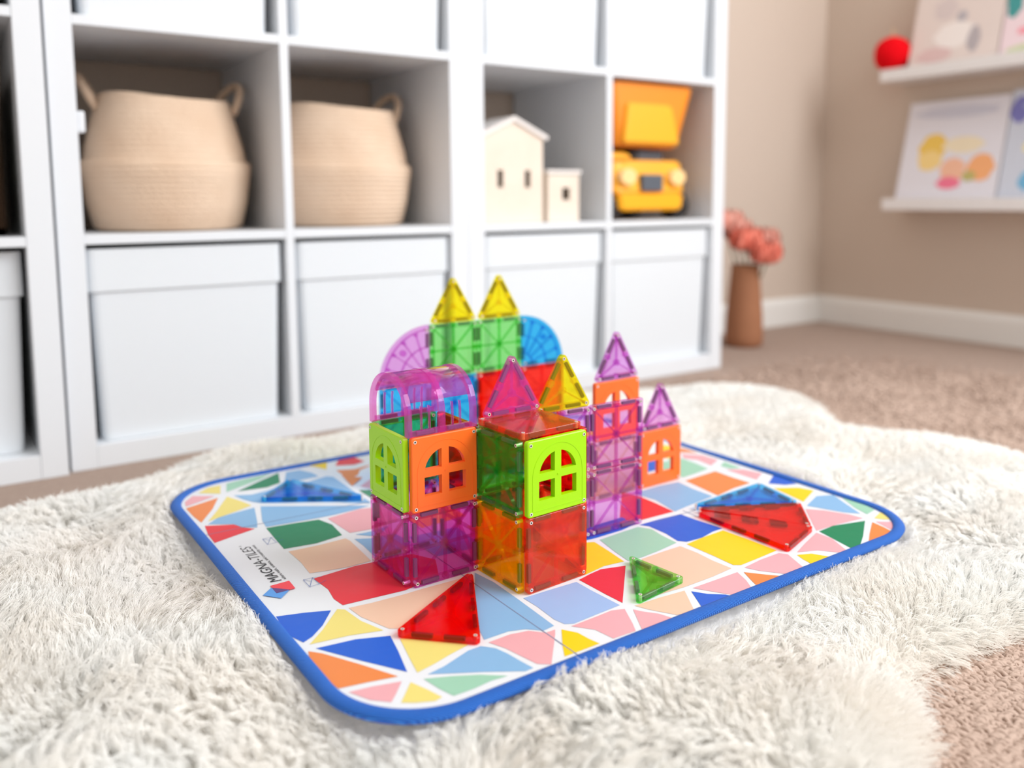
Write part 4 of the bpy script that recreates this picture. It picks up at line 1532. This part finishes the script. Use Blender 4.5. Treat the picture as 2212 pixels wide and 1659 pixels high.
smooth_rug = []
for i in range(len(RUG)):                               # one corner-cutting pass
    p, q = Vector(RUG[i]), Vector(RUG[(i + 1) % len(RUG)])
    smooth_rug += [tuple(p * 0.75 + q * 0.25), tuple(p * 0.25 + q * 0.75)]
RUG = smooth_rug
rug = thing('sheepskin_rug', 'cream white fluffy sheepskin rug under the play mat', 'rug')
pts = [Vector(p) for p in RUG]
g = np.array([(x, y) for x in np.arange(-0.4, 1.5, 0.02) for y in np.arange(0.2, 1.45, 0.02)])
g = g[poly_mask(g, RUG)]
g = g[edge_dist(g, RUG) > 0.008]
pts += [Vector(p) for p in g]
Vv, _e, Ff, *_r = delaunay_2d_cdt(pts, [], [list(range(len(RUG)))], 1, 1e-6)
PV = np.array([(p.x, p.y) for p in Vv])
inside = mat_sdf(PV) < -0.03
hz = hide_height(PV, edge_dist(PV, RUG))
um = to_mat(PV)
hz[inside] = [ZM - 0.0058 + min(0.0, mat_dip(u, v_)) for u, v_ in um[inside]]
bm = bmesh.new()
bv = [bm.verts.new((p[0], p[1], z)) for p, z in zip(PV, hz)]
for f in Ff:
    bm.faces.new([bv[i] for i in f])
hide_o = link('hide', finish(bm, 'hide', hide_mat, True), rug)


def field(P, seed, freq):
    r_ = np.random.default_rng(seed)
    o_ = np.zeros(len(P))
    for _ in range(6):
        a = r_.uniform(0, 2 * np.pi)
        f_ = freq * r_.uniform(0.6, 1.6)
        o_ += np.sin(f_ * (P[:, 0] * np.cos(a) + P[:, 1] * np.sin(a)) + r_.uniform(0, 6.28))
    return o_ / 2.2


def hair_object(name, pos, rad, mat, parent):
    n, m, _3 = pos.shape
    hc = bpy.data.hair_curves.new(name)
    hc.add_curves([m] * n)
    hc.attributes['position'].data.foreach_set('vector', np.ascontiguousarray(pos, np.float32).ravel())
    ra = hc.attributes.get('radius') or hc.attributes.new('radius', 'FLOAT', 'POINT')
    ra.data.foreach_set('value', np.ascontiguousarray(rad, np.float32).ravel())
    hc.materials.append(mat)
    return link(name, hc, parent)


def grow(n_try, seed, zone):
    r_ = np.random.default_rng(seed)
    P = np.stack([r_.uniform(-0.36, 1.48, n_try), r_.uniform(0.2, 1.44, n_try)], 1)
    P = P[poly_mask(P, RUG)]
    md = mat_sdf(P)
    P = P[md > 0.0008]
    dist = np.linalg.norm(P, axis=1)
    keepp = r_.uniform(0, 1, len(P)) < np.clip((1.02 / np.maximum(dist, 0.5)) ** 2.0, 0.30, 1.0)
    P = P[keepp]
    # stay within a generous cone round the view
    ang = np.arctan2(P[:, 0], P[:, 1])
    P = P[(ang > A0 - 0.80) & (ang < A0 + 0.80)]
    return P


N_TRY = 560000
roots = grow(N_TRY, 3, 0)
nh = len(roots)
edge = edge_dist(roots, RUG)
md = mat_sdf(roots)
base_z = hide_height(roots, edge)
r_ = np.random.default_rng(5)
# locks: nearest point of a jittered grid
cs = 0.0065
gi = np.floor(roots / cs).astype(int)
best = np.full(nh, 9.0)
lock = np.zeros((nh, 2))
lock_id = np.zeros(nh)
for dx in (-1, 0, 1):
    for dy in (-1, 0, 1):
        cell = gi + np.array([dx, dy])
        h1 = np.modf(np.sin(cell[:, 0] * 127.1 + cell[:, 1] * 311.7) * 43758.5453)[0] % 1
        h2 = np.modf(np.sin(cell[:, 0] * 269.5 + cell[:, 1] * 183.3) * 43758.5453)[0] % 1
        cen = (cell + np.stack([h1, h2], 1)) * cs
        d_ = np.linalg.norm(cen - roots, axis=1)
        mm = d_ < best
        best[mm] = d_[mm]
        lock[mm] = cen[mm]
        lock_id[mm] = np.modf(np.sin(cell[mm, 0] * 12.9898 + cell[mm, 1] * 78.233) * 43758.5453)[0] % 1
th = 2.2 * field(lock, 21, 14) + 0.9 * field(lock, 22, 40) + (lock_id - 0.5) * 3.0
lean = 0.38 + 0.25 * field(lock, 23, 22) + 0.45 * (lock_id - 0.4)
flow = np.stack([np.cos(th), np.sin(th)], 1) * lean[:, None]
# near the rim the wool spills outwards, next to the mat it leans away from it
eps = 1e-3
gx = edge_dist(roots + [eps, 0], RUG) - edge
gy = edge_dist(roots + [0, eps], RUG) - edge
k_ = np.clip(1 - edge / 0.06, 0, 1)[:, None]
flow = flow * (1 - 0.6 * k_) - np.stack([gx, gy], 1) / eps * k_ * 0.9
mgx = mat_sdf(roots + [eps, 0]) - md
mgy = mat_sdf(roots + [0, eps]) - md
k2 = np.clip(1 - md / 0.035, 0, 1)[:, None]
flow = flow * (1 - 0.6 * k2) + np.stack([mgx, mgy], 1) / eps * k2 * 0.28
length = (0.029 + 0.005 * field(lock, 24, 18) + 0.006 * (lock_id - 0.5) + r_.normal(0, 0.002, nh)) * (1 - 0.34 * k2[:, 0]) * (0.55 + 0.45 * np.clip(edge / 0.03, 0, 1))
length = np.clip(length, 0.010, 0.06)
M_ = 6
tt = np.linspace(0, 1, M_)
pos = np.zeros((nh, M_, 3))
ph = lock_id * 40 + r_.normal(0, 0.5, nh)
amp = 0.0010 + 0.0010 * r_.uniform(0, 1, nh)
jit = r_.normal(0, 0.0016, (nh, 2))
hgt = length / np.sqrt(1 + 1.1 * (flow ** 2).sum(1))
for k, t_ in enumerate(tt):
    pull = (lock - roots) * (0.6 * t_ ** 1.3)
    curl = np.stack([np.sin(ph + t_ * 7.5), np.cos(ph + t_ * 7.5)], 1) * (amp * t_)[:, None]
    pos[:, k, :2] = roots + pull + flow * (length * (0.25 * t_ + 0.75 * t_ * t_))[:, None] + curl + jit * t_
    pos[:, k, 2] = base_z + hgt * (t_ * (1.25 - 0.25 * t_ * t_)) - 0.20 * length * lean.clip(0) * t_ ** 3
pos[:, :, 2] = np.maximum(pos[:, :, 2], 0.0015)
# tips must not lie over the mat, apart from a stray millimetre or two
flat = pos.reshape(-1, 3)
sd = mat_sdf(flat[:, :2])
hit = sd < -0.002
flat[hit, 2] = np.minimum(flat[hit, 2], ZM - 0.006)
rad = np.tile(np.linspace(0.00046, 0.00016, M_), (nh, 1)) * r_.uniform(0.75, 1.25, nh)[:, None]
dcam = np.linalg.norm(roots, axis=1)
rad *= np.clip(dcam / 0.85, 0.9, 1.9)[:, None]
tag(hair_object('wool_pile', pos, rad, wool, hide_o), kind='stuff')

# ------------------------------------------------------------------ carpet pile beside the rug
yarn = plain('carpet_yarn', (192, 170, 156), 0.9, 0.1, vary=(40, (174, 150, 136)))
n_try = 90000
r_ = np.random.default_rng(9)
P = np.stack([r_.uniform(0.45, 2.2, n_try), r_.uniform(0.0, 1.5, n_try)], 1)
P2 = np.stack([r_.uniform(0.5, 1.15, 26000), r_.uniform(0.05, 0.48, 26000)], 1)
P = np.concatenate([P, P2])
P = P[(P[:, 1] < UY - 0.03)]
P = P[r_.uniform(0, 1, len(P)) < np.clip((2.2 - P[:, 0]) / 0.8, 0, 1) * np.clip((1.5 - P[:, 1]) / 0.4, 0.0, 1)]      # thins out with distance
out_rug = ~poly_mask(P, RUG)
P = P[out_rug | (edge_dist(P, RUG) < 0.03)]
ang = np.arctan2(P[:, 0], P[:, 1])
P = P[(ang < A0 + 0.75) & (ang > A0 - 0.75)]
nc = len(P)
th = -0.95 + 0.7 * field(P, 31, 30) + r_.normal(0, 0.45, nc)
dr = np.stack([np.cos(th), np.sin(th)], 1)
Lc = r_.uniform(0.009, 0.016, nc)
pos = np.zeros((nc, 5, 3))
for k, t_ in enumerate(np.linspace(0, 1, 5)):
    sdv = np.stack([-dr[:, 1], dr[:, 0]], 1) * (0.0012 * np.sin(6 * t_ + P[:, 0] * 900))[:, None]
    pos[:, k, :2] = P + dr * (Lc * (t_ - 0.5))[:, None] + sdv
    pos[:, k, 2] = 0.0010 + (0.0066 + 0.0016 * np.sin(P[:, 1] * 700)) * np.sin(np.pi * (0.15 + 0.75 * t_))
rad = np.tile(np.array([0.0013, 0.0021, 0.0023, 0.0020, 0.0012]), (nc, 1)) * r_.uniform(0.8, 1.2, nc)[:, None]
tag(hair_object('carpet_pile', pos, rad, yarn, floor), kind='stuff')
